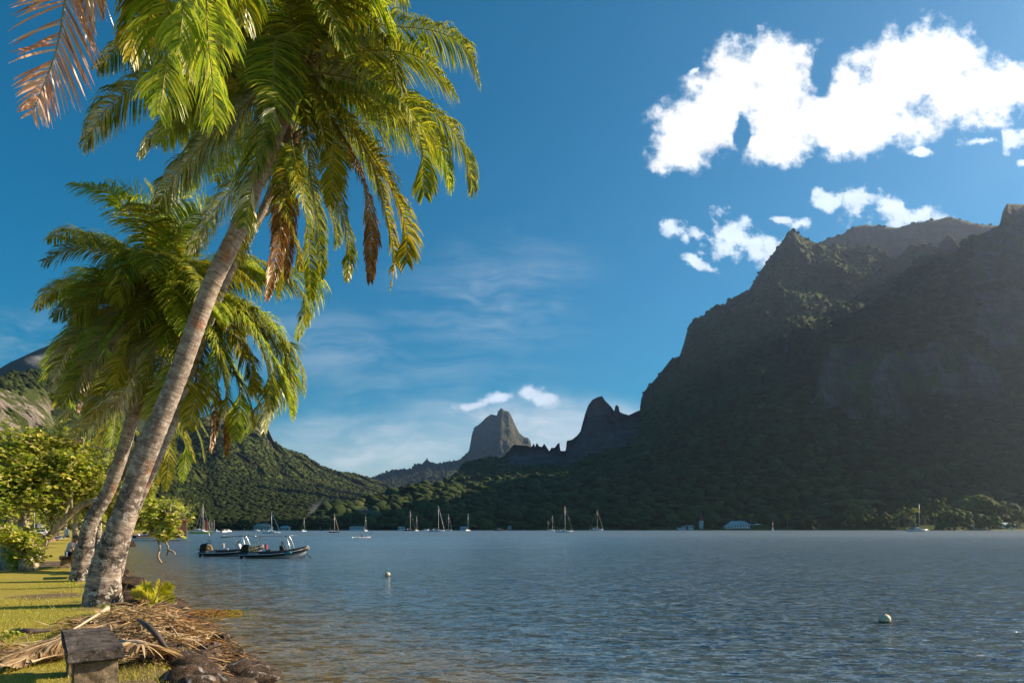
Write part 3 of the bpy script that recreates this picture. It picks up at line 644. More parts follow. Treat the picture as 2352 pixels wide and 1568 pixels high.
def frond(pts, parent, mat, length=0.75, droop=0.5, seed=0, spacing=0.026, width=0.013, name='frond', stem=0.12, lift=0.35, twist=0.0, fwd=0.55, thick=1.0, gap=0.0, rib=None):
    """a feather leaf: arched rib with two rows of narrow leaflets; pts in world space"""
    rg = np.random.default_rng(seed); base = np.array(parent.location)
    path = smooth_path(np.array(pts)-base, 60)
    d = np.r_[0, np.cumsum(np.linalg.norm(np.diff(path, axis=0), axis=1))]; L = d[-1]
    n = max(20, int(L*(1-stem)/spacing)); s = np.linspace(stem, 0.995, n)
    s = np.repeat(s, 2)+rg.normal(0, 0.0015, 2*n); sd = np.tile([1.0, -1.0], n); s = np.clip(s, 0, 0.999)
    if gap:
        keep = fbm(np.stack([s*9+seed, sd*3.0, s*0], -1), 2, seed)+rg.random(len(s))*0.6 > -0.6+gap; s, sd = s[keep], sd[keep]
    m = len(s)
    def at(q, arr): return np.stack([np.interp(q*L, d, arr[:, k]) for k in range(3)], -1)
    Pp = at(s, path); Tg = at(np.clip(s+0.02, 0, 1), path)-at(np.clip(s-0.02, 0, 1), path); Tg /= np.linalg.norm(Tg, axis=1)[:, None]
    up = np.array([0, 0, 1.0]); S = np.cross(Tg, up+np.array([0.0, 0.12, 0])); S /= np.linalg.norm(S, axis=1)[:, None]+1e-9; U = np.cross(S, Tg)
    if twist:
        ca, sa = math.cos(twist), math.sin(twist); S, U = S*ca+U*sa, U*ca-S*sa
    prof = np.interp(s, [0, stem, stem+0.12, 0.45, 0.8, 0.93, 1], [0.3, 0.45, 0.85, 1.0, 0.74, 0.42, 0.2])
    ln = length*prof*(0.88+0.24*rg.random(m))
    f_ = fwd+0.5*np.clip(s-0.7, 0, 1)*2
    tuft = np.stack([fbm(np.stack([s*L*7+seed*3.1, sd*5.0, s*0+j*9.0], -1), 2, seed+j) for j in range(3)], -1)
    D = S*sd[:, None]+Tg*f_[:, None]+U*(lift*(1-0.3*s))[:, None]+rg.normal(0, 0.10, (m, 3))+tuft*0.25; D /= np.linalg.norm(D, axis=1)[:, None]
    segs = 4; P0 = Pp; pos = [P0]; dirs = [D]
    for k in range(segs):
        g_ = droop*(0.35+0.9*k/segs)*(0.8+0.4*rg.random(m))
        D = D+np.array([0, 0, -1.0])*g_[:, None]; D /= np.linalg.norm(D, axis=1)[:, None]
        P0 = P0+D*(ln/segs)[:, None]; pos.append(P0); dirs.append(D)
    wv = np.array([0.55, 1.0, 0.95, 0.7, 0.12])*width
    V = []
    for k in range(segs+1):
        Wd = np.cross(dirs[k], U+rg.normal(0, 0.25, (m, 3))); Wd /= np.linalg.norm(Wd, axis=1)[:, None]+1e-9
        V += [pos[k]-Wd*wv[k], pos[k]+Wd*wv[k]]
    V = np.stack(V, 1).reshape(-1, 3); b0 = (np.arange(m)*2*(segs+1))[:, None]
    Q = np.concatenate([b0+np.array([2*k, 2*k+1, 2*k+3, 2*k+2]) for k in range(segs)])
    # rib
    rr = np.interp(np.linspace(0, 1, 60), [0, 0.04, 0.15, 1], [0.055, 0.030, 0.020, 0.004])*thick
    rb = MB().tube(path[::2], rr[::2], 5)
    RV = np.concatenate(rb.v); RQ = np.array([f for f in rb.f if len(f) == 4]); Q = np.concatenate([Q, RQ+len(V)]); V = np.concatenate([V, RV])
    o = npmesh(name, V, Q, mat, parent, smooth=False)
    o.data.materials.append(rib or M_RIB)
    mi = np.zeros(len(Q), np.int32); mi[-len(RQ):] = 1; o.data.polygons.foreach_set('material_index', mi)
    return o

def palm(base, top, trunkpts, rad, fronds, label, extra=0, el=(-40, 70), extra_len=4.2, seed=1, crown_r=0.3, nuts=0, spacing=0.026, flare=1.0, extra_mats=('green','lime','gold'), group=None, dead=0, azr=(0, 360), leaf=0.72, width=0.014):
    """top: world position of the crown heart; fronds: (path of (u, v, dy), kind, options)"""
    t = empty('palm_tree', base, label=label, cat='palm tree', group=group)
    b = np.array(base, float); top = np.array(top, float)
    palm_trunk([b-np.array([0, 0, 0.3])]+[np.array(p) for p in trunkpts]+[top-np.array([0, 0, 0.1])], rad, t, flare)
    rg = random.Random(seed)
    # fibrous heart
    hb_ = MB(); 
    for k in range(14):
        a = rg.random()*6.28; e = rg.uniform(-0.2, 0.5)
        q = top-b+np.array([math.cos(a)*0.12, math.sin(a)*0.12, e*0.5-0.1])
        hb_.tube([top-b+np.array([0, 0, -0.45]), q, q+np.array([math.cos(a)*0.22, math.sin(a)*0.22, 0.1])], [0.12, 0.09, 0.02], 7)
    hb_.build('crown_heart', M_FIBRE, t, True)
    for k, (path, kind, opt) in enumerate(fronds):
        y0 = top[1]; pts = [top+np.array([0, 0, 0.05])]
        for j, (u, v, dy) in enumerate(path): pts.append(P(u, v, y0+dy))
        o_ = dict(length=leaf, droop=0.42, spacing=spacing, seed=seed*100+k, width=width); o_.update(opt)
        if o_['droop'] >= 0.4: o_['droop'] *= 1.2
        frond(pts, t, ML[kind], **o_)
    for k in range(extra):
        az = R(azr[0]+(azr[1]-azr[0])*(k+rg.random()*0.7)/max(extra, 1)); e = R(rg.uniform(*el)); L = extra_len*rg.uniform(0.85, 1.1)
        d = np.array([math.cos(az)*math.cos(e), math.sin(az)*math.cos(e), math.sin(e)])
        p1 = top+d*L*0.35; d2 = d+np.array([0, 0, -0.35]); d2 /= np.linalg.norm(d2); p2 = p1+d2*L*0.35; d3 = d2+np.array([0, 0, -0.75]); d3 /= np.linalg.norm(d3)
        frond([top+d*0.05, p1, p2, p2+d3*L*0.3], t, ML[extra_mats[k % len(extra_mats)]], length=leaf, droop=rg.uniform(0.3, 0.55), spacing=spacing, seed=seed*77+k, width=width)
    for k in range(dead):
        az = rg.random()*6.28; L = extra_len*0.7
        d = np.array([math.cos(az), math.sin(az), 0])
        frond([top, top+d*0.5+np.array([0, 0, -0.3]), top+d*0.7+np.array([0, 0, -L*0.6]), top+d*0.65+np.array([0, 0, -L])], t, ML['brown'], length=leaf*0.7, droop=0.7, lift=0, spacing=spacing, seed=seed*55+k, width=width*0.8)
    for k in range(nuts):
        a = k*2.4; c = top-b+np.array([math.cos(a)*0.28, math.sin(a)*0.28, -0.28-0.12*(k % 3)])
        MB().ell(c, (0.11, 0.11, 0.14), 10, 7).build('coconut', M_NUT, t, True)
    return t

# main palm, leaning out over the water
yA = 14.4
A_top = P(692, 160, 13.8)
fA = [
 ([(740,60,-0.2),(800,18,-0.4),(870,60,-0.6),(905,140,-0.8),(915,200,-0.9)], 'green', dict(droop=0.55)),
 ([(745,100,0.4),(830,58,0.8),(920,62,1.0),(1010,75,1.1),(1075,115,1.1),(1102,190,1.0)], 'green', dict(droop=0.6)),
 ([(770,182,0.5),(868,196,0.9),(956,237,1.1),(1022,281,1.2),(1068,345,1.2),(1088,440,1.2)], 'green', dict(droop=0.6)),
 ([(798,208,-0.4),(870,216,-0.8),(930,255,-1.1),(968,330,-1.2),(974,450,-1.2)], 'green', dict(droop=0.55)),
 ([(770,200,0.8),(860,215,1.2),(955,255,1.5),(1010,335,1.6),(1036,432,1.6)], 'lime', dict(droop=0.55)),
 ([(763,242,-0.5),(825,312,-0.8),(890,412,-0.9),(932,520,-0.9),(934,605,-0.8)], 'gold', dict(droop=0.35)),
 ([(782,256,0.3),(851,369,0.4),(884,480,0.4),(906,590,0.4),(897,665,0.3)], 'gold', dict(droop=0.4, length=0.55)),
 ([(748,250,-0.3),(795,325,-0.6),(830,400,-0.8),(851,505,-0.8),(851,648,-0.7)], 'brown', dict(length=0.5, droop=0.65, lift=0.1)),
 ([(745,240,-0.9),(764,305,-1.1),(764,400,-1.1),(758,470,-1.0)], 'gold', dict(droop=0.3, length=0.6)),
 ([(735,265,0.4),(770,440,0.7),(802,560,0.8),(797,645,0.8)], 'green', dict(droop=0.45, length=0.5)),
 ([(660,95,-0.9),(636,88,-1.3),(628,170,-1.7),(632,240,-1.9),(622,285,-1.9)], 'green', dict(droop=0.25, length=0.85, lift=0.1)),
 ([(692,90,0.1),(694,30,0.2),(700,-70,0.3)], 'green', dict(droop=0.2, lift=0.6)),
 ([(720,70,0.6),(760,0,0.9),(800,-60,1.3),(870,-70,1.6),(935,15,1.8)], 'green', dict(droop=0.5)),
 ([(720,50,-0.6),(765,-40,-1.0),(840,-40,-1.3),(885,30,-1.4),(900,80,-1.4)], 'lime', dict(droop=0.5)),
 ([(655,90,0.7),(610,20,1.1),(560,-40,1.4),(480,-40,1.5)], 'green', dict(droop=0.5)),
 ([(640,100,-0.3),(590,40,-0.6),(520,10,-0.8),(450,50,-1.0),(420,110,-1.0)], 'green', dict(droop=0.5)),
 ([(620,110,0.5),(520,60,1.0),(400,60,1.3),(290,105,1.4),(222,158,1.4)], 'green', dict(droop=0.5)),
 ([(600,140,0.2),(450,145,0.2),(330,190,0.1),(245,250,0),(192,335,-0.1)], 'green', dict(droop=0.55)),
 ([(600,215,1.2),(520,262,1.5),(430,282,1.7),(355,308,1.8),(318,358,1.8)], 'green', dict(droop=0.6, length=0.6)),
 ([(600,215,-0.2),(525,275,-0.4),(450,350,-0.6),(395,410,-0.7),(362,470,-0.7)], 'green', dict(droop=0.55)),
 ([(560,200,-0.5),(500,180,-0.8),(430,220,-1.0),(400,290,-1.1)], 'gold', dict(droop=0.45)),
 ([(640,240,-0.6),(600,330,-1.0),(580,430,-1.2),(560,520,-1.2)], 'green', dict(droop=0.4)),
 ([(705,300,-0.3),(712,400,-0.4),(730,500,-0.4),(738,600,-0.4)], 'green', dict(droop=0.4, length=0.55)),
 ([(760,150,1.0),(840,150,1.5),(890,190,1.8),(905,260,1.9)], 'lime', dict(droop=0.5)),
 ([(690,40,-0.8),(720,-30,-1.2),(760,30,-1.6),(780,110,-1.8)], 'green', dict(droop=0.4)),
 ([(740,120,0.2),(820,110,0.5),(880,150,0.7),(900,230,0.8)], 'green', dict(droop=0.5)),
 ([(620,170,0.8),(550,150,1.2),(480,180,1.5),(440,250,1.6)], 'green', dict(droop=0.5)),
 ([(600,60,0.4),(560,0,0.8),(500,20,1.0),(460,90,1.0)], 'green', dict(droop=0.5)),
]
palm(P(232, 1388, yA)*[1, 1, 0], A_top, [P(243,1300,14.4), P(275,1212,14.4), P(310,1110,14.4), P(370,960,14.35), P(417,841,14.3), P(480,668,14.2), P(543,534,14.1), P(593,405,14.0), P(640,290,13.9)],
     [0.39, 0.27, 0.215, 0.20, 0.19, 0.18, 0.172, 0.165, 0.16, 0.15], fA, 'tallest coconut palm, its thick pale ringed trunk leaning right from the near lawn', extra=10, el=(-10, 70), extra_len=3.5, seed=2, nuts=7, leaf=0.96, width=0.015, spacing=0.021)
# the slimmer palm behind it
B_top = P(668, 315, 19)
fB = [
 ([(677,380,-0.6),(672,430,-0.8),(664,530,-0.8),(657,640,-0.7)], 'brown', dict(length=0.5, droop=0.7, lift=0.05)),
 ([(652,400,-1.2),(646,440,-1.3),(642,540,-1.3),(612,688,-1.2)], 'brown', dict(length=0.55, droop=0.6, lift=0.1)),
 ([(690,380,0.4),(712,470,0.6),(735,560,0.6),(738,640,0.6)], 'green', dict(length=0.6, droop=0.5)),
 ([(640,370,0.2),(575,400,0.2),(515,455,0.1),(470,520,0),(440,580,0)], 'green', dict(droop=0.5)),
 ([(640,380,-0.6),(600,430,-0.9),(565,510,-1.0),(545,600,-1.0)], 'gold', dict(droop=0.45)),
 ([(700,380,-0.2),(735,430,-0.3),(765,500,-0.3),(775,560,-0.3)], 'green', dict(droop=0.45)),
 ([(680,380,-1.0),(700,480,-1.4),(712,590,-1.4),(715,690,-1.3)], 'green', dict(droop=0.4, length=0.6)),
 ([(660,390,0.9),(640,480,1.2),(650,600,1.2),(640,690,1.0)], 'gold', dict(droop=0.4, length=0.6)),
 ([(700,330,0.8),(770,320,1.4),(840,360,1.7),(870,440,1.8)], 'green', dict(droop=0.5)),
 ([(620,300,0.8),(550,290,1.4),(470,320,1.7),(420,390,1.8)], 'green', dict(droop=0.5)),
 ([(660,400,-1.3),(655,470,-1.6),(680,560,-1.7),(690,620,-1.6)], 'gold', dict(droop=0.4, length=0.6)),
]
palm(P(256, 1345, 19)*[1, 1, 0], B_top, [P(300,1200,19), P(370,1036,19), P(409,940,19), P(500,690,19), P(553,578,19), P(610,470,19)], [0.16, 0.125, 0.115, 0.115, 0.11, 0.11, 0.11], fB,
     'slender coconut palm leaning close behind the tallest trunk, brown dead fronds hanging from its crown', extra=9, el=(5, 60), seed=5, nuts=5, leaf=0.95, width=0.015)
# the full palm on the left
C_top = P(392, 655, 20.2)
fC = [
 ([(380,600,0.6),(372,530,0.8),(360,470,0.9),(338,422,1.0)], 'green', dict(droop=0.12, lift=0.5)),
 ([(375,600,-0.3),(350,530,-0.5),(320,470,-0.7),(280,440,-0.8),(262,470,-0.8)], 'lime', dict(droop=0.15, lift=0.4)),
 ([(398,590,0.1),(402,520,0.2),(420,455,0.3),(442,422,0.3)], 'lime', dict(droop=0.15, lift=0.5)),
 ([(410,600,0.6),(440,530,0.8),(470,475,1.0),(495,460,1.0)], 'lime', dict(droop=0.2, lift=0.5)),
 ([(400,590,-0.6),(415,520,-0.9),(455,490,-1.1),(480,520,-1.2)], 'lime', dict(droop=0.2, lift=0.4)),
 ([(360,625,0.4),(300,580,0.7),(237,553,0.9),(170,530,1.0),(108,550,1.0)], 'green', dict(droop=0.5)),
 ([(370,615,-0.8),(330,585,-1.4),(298,585,-1.9),(283,630,-2.2),(268,690,-2.2)], 'green', dict(droop=0.4)),
 ([(350,640,0.8),(270,640,1.1),(185,645,1.3),(128,661,1.4),(80,708,1.4)], 'green', dict(droop=0.5)),
 ([(350,650,-0.6),(290,652,-1.1),(235,680,-1.5),(205,740,-1.7)], 'gold', dict(droop=0.5)),
 ([(345,665,0.2),(264,700,0.3),(185,765,0.3),(140,830,0.3),(122,900,0.2)], 'green', dict(droop=0.4)),
 ([(355,670,-0.3),(305,718,-0.6),(250,785,-0.8),(195,850,-0.9),(140,930,-0.9)], 'green', dict(droop=0.35)),
 ([(365,680,-0.9),(335,720,-1.5),(303,767,-1.8),(281,819,-1.9),(262,890,-1.9)], 'gold', dict(droop=0.3, length=0.85)),
 ([(385,690,-0.7),(380,740,-1.2),(358,789,-1.6),(332,872,-1.7)], 'green', dict(droop=0.3)),
 ([(388,700,0.6),(387,753,0.8),(375,819,0.8),(350,910,0.7),(330,960,0.6)], 'gold', dict(droop=0.3)),
 ([(415,670,-0.6),(470,735,-1.1),(502,795,-1.3),(522,880,-1.3)], 'green', dict(droop=0.35, length=0.85)),
 ([(430,668,-0.2),(483,715,-0.4),(545,765,-0.6),(578,835,-0.6),(582,905,-0.6)], 'gold', dict(droop=0.4, length=0.85)),
 ([(440,665,0.5),(530,690,0.7),(600,760,0.8),(630,860,0.8),(606,990,0.7)], 'green', dict(droop=0.4)),
 ([(440,655,1.0),(540,630,1.6),(630,635,1.9),(690,670,2.0),(706,745,2.0)], 'green', dict(droop=0.5)),
 ([(450,665,0.2),(560,720,0.4),(645,775,0.5),(688,830,0.5),(697,905,0.4)], 'green', dict(droop=0.5)),
 ([(430,650,0.8),(500,610,1.3),(570,595,1.6),(640,620,1.7)], 'green', dict(droop=0.5)),
 ([(405,690,-0.5),(435,770,-1.0),(452,880,-1.1),(432,985,-1.0)], 'gold', dict(droop=0.35)),
 ([(425,690,0.6),(490,790,0.9),(520,900,0.9),(507,965,0.8)], 'green', dict(droop=0.4)),
 ([(430,700,0.9),(480,800,1.3),(500,900,1.3),(484,1035,1.2)], 'brown', dict(droop=0.8, length=0.5, stem=0.62, lift=0)),
 ([(440,700,1.1),(500,820,1.4),(522,930,1.4),(520,1048,1.3)], 'brown', dict(droop=0.8, length=0.5, stem=0.66, lift=0)),
 ([(440,680,0.3),(510,800,0.5),(568,910,0.6),(584,985,0.5)], 'gold', dict(droop=0.4, length=0.6)),
 ([(350,700,0.9),(250,790,1.1),(200,860,1.1),(180,945,1.0)], 'brown', dict(droop=0.6, length=0.5, lift=0)),
 ([(470,690,-0.3),(560,740,-0.5),(610,830,-0.6),(622,940,-0.6)], 'green', dict(droop=0.45)),
 ([(370,640,0.2),(300,620,0.0),(220,640,-0.2),(170,720,-0.3)], 'green', dict(droop=0.5)),
 ([(340,690,0.6),(230,740,0.9),(160,820,1.0),(128,930,1.0)], 'green', dict(droop=0.45)),
 ([(400,640,-0.9),(430,600,-1.4),(455,640,-1.9),(462,720,-2.1)], 'green', dict(droop=0.35)),
 ([(380,640,-0.5),(385,600,-1.2),(395,640,-1.9),(398,740,-2.2)], 'green', dict(droop=0.3)),
 ([(380,700,-0.4),(330,790,-0.9),(250,880,-1.0),(205,960,-1.0)], 'gold', dict(droop=0.35)),
 ([(395,690,-0.9),(400,780,-1.4),(410,870,-1.5),(385,960,-1.4)], 'green', dict(droop=0.3)),
]
jr = random.Random(41)
fC = fC+[([(u+jr.uniform(-26, 26)*j/2, v+jr.uniform(-22, 22)*j/2, dy+jr.uniform(0.1, 0.5)) for j, (u, v, dy) in enumerate(pth, 1)], jr.choice(['green', 'lime', 'lime']), dict(op)) for pth, kd, op in fC[5:] if kd != 'brown']
palm(P(183, 1333, 21)*[1, 1, 0], C_top, [P(205,1212,21), P(250,1124,21), P(282,1036,20.9), P(307,948,20.8), P(325,880,20.7), P(355,770,20.5)], [0.34, 0.22, 0.185, 0.18, 0.175, 0.17, 0.16], fC,
     'leafiest coconut palm, left of the tallest one, with a rusty red and pale trunk', extra=15, el=(-15, 55), azr=(0, 360), extra_len=3.4, seed=9, nuts=6, leaf=0.98, width=0.016)
# two smaller palms behind
D_top = P(372, 925, 29)
fD = [([(385,950,-0.3),(420,985,-0.5),(448,1060,-0.6)], 'gold', dict()), ([(390,965,0.3),(425,1020,0.3),(418,1105,0.3)], 'lime', dict()), ([(378,970,-0.8),(388,1040,-1.2),(380,1125,-1.2)], 'gold', dict()),
      ([(360,965,-0.5),(345,1030,-0.8),(335,1110,-0.8)], 'green', dict()), ([(395,940,0.6),(440,945,0.8),(478,1000,0.9)], 'green', dict()), ([(340,940,0.4),(300,960,0.6),(280,1040,0.7)], 'green', dict()),
      ([(400,955,0.1),(450,985,0.2),(470,1060,0.2)], 'green', dict()), ([(372,975,0.8),(365,1040,1.0),(358,1120,1.0)], 'gold', dict())]
palm(P(228, 1300, 29)*[1, 1, 0], D_top, [P(262,1160,29), P(292,1080,29), P(318,1020,29), P(345,965,29)], [0.17, 0.13, 0.12, 0.115, 0.11], fD, 'thin young palm whose crown hangs just right of the tallest trunk, low over the bank', extra=6, el=(20, 70), extra_len=2.8, seed=12, leaf=0.62, spacing=0.04)
E_top = P(266, 925, 33)
fE = [([(225,925,0.3),(165,940,0.4),(118,988,0.5)], 'green', dict()), ([(220,945,-0.3),(160,985,-0.5),(115,1030,-0.6)], 'green', dict()), ([(235,960,-0.8),(190,1020,-1.1),(155,1085,-1.2)], 'green', dict()),
      ([(250,970,0.3),(225,1030,0.5),(215,1105,0.5)], 'gold', dict()), ([(262,975,-0.5),(258,1040,-0.8),(240,1120,-0.8)], 'lime', dict()), ([(285,960,0.2),(320,1000,0.3),(335,1060,0.3)], 'green', dict()),
      ([(235,945,0.8),(190,965,1.2),(150,1035,1.4)], 'green', dict()), ([(240,910,0.8),(200,890,1.1),(160,900,1.2)], 'green', dict())]
palm(P(222, 1290, 33)*[1, 1, 0], E_top, [P(230,1130,33), P(245,1040,33), P(256,980,33)], [0.19, 0.14, 0.13, 0.125], fE, 'small upright palm farthest left, its dark crown drooping over the leafy bushes', extra=6, el=(10, 60), extra_len=3.3, seed=14, leaf=0.65, spacing=0.04)
# palm whose crown is above the frame, only its hanging fronds reach down into view
G_top = P(290, -330, 8.2)
fG = [([(400,-260,0.1),(465,-80,0.2),(478,90,0.2),(489,190,0.2),(492,285,0.2)], 'lime', dict(length=0.85, droop=0.4, lift=0.1)), ([(350,-220,0.3),(385,-60,0.5),(378,60,0.6),(380,150,0.6),(366,262,0.6)], 'lime', dict(length=0.8, droop=0.45, lift=0.1)),
      ([(320,-180,0.8),(322,-40,1.0),(316,60,1.1),(298,140,1.1)], 'gold', dict(length=0.6, droop=0.5)), ([(220,-230,-0.2),(175,-90,-0.3),(150,0,-0.3),(128,120,-0.3),(74,262,-0.3)], 'red', dict(length=0.78, droop=0.10, lift=0.0, gap=0.42, fwd=1.0, spacing=0.036, width=0.012)),
      ([(240,-200,0.3),(212,-60,0.5),(207,20,0.5),(213,78,0.5)], 'red', dict(length=0.5, droop=0.9, lift=0)), ([(450,-280,0.6),(540,-140,1.0),(565,-20,1.1),(560,60,1.1)], 'green', dict(length=0.75, droop=0.45)),
      ([(420,-270,0.3),(500,-100,0.7),(470,60,0.8),(430,170,0.8)], 'gold', dict(length=0.7, droop=0.45)), ([(330,-200,0.0),(400,-100,-0.1),(420,0,-0.1),(410,110,-0.1)], 'lime', dict(length=0.75, droop=0.45))]
palm((-9.2, 4.0, 0), G_top, [(-8.6,4.8,2.5),(-7.6,5.9,5.2),(-6.2,7.2,8.0)], [0.34, 0.22, 0.19, 0.17, 0.16], fG, 'nearest palm, seen only as yellow-green and red-brown fronds hanging from the top edge', extra=6, el=(20, 60), azr=(150, 290), seed=21, leaf=0.8)

# ------------------------------------------------------------------ leafy trees by the road
def G(u, v, z=0.0):
    y = (CAMH-z)*F/(v-HV); return np.array([(u-CX)*y/F, y, z])
def fn_bark(n, b):
    o = obj(n)
    c = n.mix(n.mapr(n.noise(n.mapping(o, scale=(6, 6, 1.5)), 1.6, 6, 0.7), 0.35, 0.65), (0.17, 0.13, 0.09), (0.60, 0.50, 0.37))
    c = n.mix(n.mapr(n.noise(o, 4, 5, 0.7), 0.55, 0.65), c, (0.13, 0.14, 0.06))
    n.put(b.inputs['Base Color'], c); n.put(b.inputs['Normal'], n.bump(n.noise(o, 9, 6, 0.75), 0.9, 0.04))
M_BARK = material('tree_bark', fn_bark, 0.9, 0.1)
def leaves_mesh(name, Cn, size, mat, parent, seed, droop=0.5):
    rg = np.random.default_rng(seed); n = len(Cn)
    a = rg.random(n)*6.283; D = np.stack([np.cos(a), np.sin(a), -droop*rg.random(n)*1.6+0.2], -1); D /= np.linalg.norm(D, axis=1)[:, None]
    Nn = np.stack([rg.normal(0, 0.6, n), rg.normal(0, 0.6, n), np.ones(n)], -1); S = np.cross(D, Nn); S /= np.linalg.norm(S, axis=1)[:, None]; U = np.cross(S, D)
    s = (size*(0.6+0.7*rg.random(n)))[:, None]
    V = np.stack([Cn, Cn+D*s*0.35+S*s*0.48+U*s*0.14, Cn+D*s*0.75+S*s*0.33+U*s*0.08, Cn+D*s*1.1-U*s*0.1, Cn+D*s*0.75-S*s*0.33+U*s*0.08, Cn+D*s*0.35-S*s*0.48+U*s*0.14], 1).reshape(-1, 3)
    b0 = (np.arange(n)*6)[:, None]
    Q = np.concatenate([b0+np.array([0, 1, 2, 3]), b0+np.array([0, 3, 4, 5])])
    return npmesh(name, V, Q, mat, parent, smooth=False)
def broadleaf(base, limbs, clusters, label, leaf=0.165, seed=1, mat='broad', twig=16, group=None, cat='tree'):
    t = empty('broadleaf_tree', base, label=label, cat=cat, group=group); b = np.array(base, float); rg = np.random.default_rng(seed)
    mb = MB(); nodes = []
    for path, r0, r1 in limbs:
        p = smooth_path([np.array(q, float)-b for q in path], 26); p = p+fbm(p*1.3, 3, seed)[:, None]*0.06*np.array([1, 1, 0.3])
        mb.tube(p, np.linspace(r0, r1, 26)*(1+0.12*fbm(p*3, 2, 4)), 10); nodes.append(p[8:])
    mb.build('trunk', M_BARK, t, True)
    nodes = np.concatenate(nodes); tw = MB(); Lc = []
    for (c, r, n) in clusters:
        c = np.array(c, float)-b; r = np.array(r, float) if np.ndim(r) else np.array([r, r, r*0.8])
        st = nodes[np.argsort(np.linalg.norm(nodes-c, axis=1))[:6]]
        for k in range(twig):
            d = rg.normal(0, 1, 3); d /= np.linalg.norm(d); e = c+d*r*(0.45+0.5*rg.random()); s = st[rg.integers(0, len(st))]
            mid = (s+e)/2+rg.normal(0, 0.25, 3)*np.linalg.norm(e-s)*0.3
            p = smooth_path([s, mid, e], 9); tw.tube(p, np.linspace(0.034, 0.009, 9), 4, False)
            m = int(n/twig); q = p[rg.integers(3, 9, m)]+rg.normal(0, 1, (m, 3))*r*0.17
            Lc.append(q)
    tw.build('branches', M_BARK, t, True)
    leaves_mesh('foliage', np.concatenate(Lc), leaf, ML[mat], t, seed)
    return t
def Q_(u, v, y): return P(u, v, y)
b1 = G(60, 1312)
broadleaf(b1, [([b1, Q_(58,1240,26), Q_(54,1180,26), Q_(60,1120,26.2)], 0.26, 0.12), ([Q_(54,1180,26), Q_(30,1120,25.8), Q_(5,1060,25.5)], 0.12, 0.05), ([Q_(58,1150,26), Q_(90,1080,26.3), Q_(100,1000,26.5)], 0.10, 0.03)],
  [(Q_(20,1100,25.5), 1.1, 900), (Q_(70,1060,26), 1.1, 900), (Q_(95,1010,26.5), 0.7, 260), (Q_(10,1150,25.2), 1.0, 800), (Q_(80,1130,25.6), 1.0, 900), (Q_(120,1110,26), 1.0, 700), (Q_(35,1020,26), 0.9, 450), (Q_(-40,1060,25.5), 1.2, 700), (Q_(15,1225,24.5), 0.75, 500), (Q_(60,1245,24.8), 0.5, 260), (Q_(78,1280,25), 0.45, 160)],
  'leafy tree with a knobbly upright trunk beside the cut stump at left edge', seed=3)
b2 = G(72, 1309)
broadleaf(b2, [([b2, Q_(88,1265,26.5), Q_(123,1221,26.5), Q_(164,1177,26.4), Q_(199,1155,26.3), Q_(226,1146,26.2)], 0.19, 0.09), ([Q_(145,1195,26.5), Q_(165,1130,26.7), Q_(182,1065,27), Q_(190,1010,27)], 0.06, 0.02),
  ([Q_(164,1177,26.4), Q_(168,1100,26.2), Q_(158,1060,26)], 0.05, 0.02), ([Q_(110,1235,26.5), Q_(150,1120,26.6), Q_(170,1045,26.6), Q_(215,1025,26.5), Q_(270,1045,26)], 0.035, 0.015)],
  [(Q_(150,1060,26.5), 1.0, 800), (Q_(190,1090,26.5), 1.0, 800), (Q_(180,1140,27.5), 1.0, 600), (Q_(225,1100,27), 0.8, 500), (Q_(130,1000,27), 0.7, 260), (Q_(110,1160,27), 0.8, 500), (Q_(205,1035,27.5), 0.6, 260)],
  'leafy tree on a pale blotchy trunk that leans strongly to the right', seed=4)
b3 = G(165, 1300)
broadleaf(b3, [([b3, Q_(180,1255,27.6), Q_(200,1210,27.8), Q_(215,1150,28), Q_(225,1090,28)], 0.15, 0.06), ([Q_(190,1225,27.8), Q_(215,1195,28), Q_(250,1200,28), Q_(275,1170,28)], 0.06, 0.03)],
  [(Q_(230,1110,28.5), 1.1, 700), (Q_(270,1150,28.5), 1.0, 600), (Q_(205,1170,29.5), 1.0, 500), (Q_(250,1060,29), 0.8, 300)],
  'mossy leaning tree right behind the seated man', seed=6)
b4 = G(240, 1285)
broadleaf(b4, [([b4, Q_(255,1240,31), Q_(290,1195,30), Q_(330,1190,28), Q_(355,1212,26), Q_(372,1240,25)], 0.13, 0.06), ([Q_(355,1212,26), Q_(365,1245,25), Q_(366,1262,24.8), Q_(363,1278,24.7), Q_(370,1292,24.7)], 0.05, 0.035),
  ([Q_(360,1220,26), Q_(381,1247,25), Q_(384,1262,24.9), Q_(381,1275,24.9)], 0.05, 0.03), ([Q_(384,1262,24.9), Q_(396,1268,24.9), Q_(399,1274,24.9)], 0.035, 0.03), ([Q_(350,1210,26), Q_(400,1225,25), Q_(425,1238,24.6)], 0.02, 0.01),
  ([Q_(345,1195,26.5), Q_(405,1190,25.5), Q_(440,1180,25)], 0.02, 0.008), ([Q_(290,1195,30), Q_(320,1140,28), Q_(345,1110,27)], 0.06, 0.02)],
  [(Q_(330,1150,28), 0.75, 500), (Q_(365,1165,26.5), 0.65, 450), (Q_(350,1200,26), 0.6, 420), (Q_(395,1200,25.5), 0.5, 330), (Q_(320,1200,28), 0.6, 350), (Q_(375,1225,25), 0.4, 160), (Q_(408,1225,24.8), 0.25, 60), (Q_(424,1186,25), 0.22, 50), (Q_(300,1170,29.5), 0.7, 380), (Q_(345,1120,28), 0.4, 110), (Q_(400,1165,26.5), 0.4, 120)],
  'leafy tree reaching over the water right of the tallest trunk, bare knotty ends hanging down', seed=8)
b5 = np.array([-30.0, 38, 0])
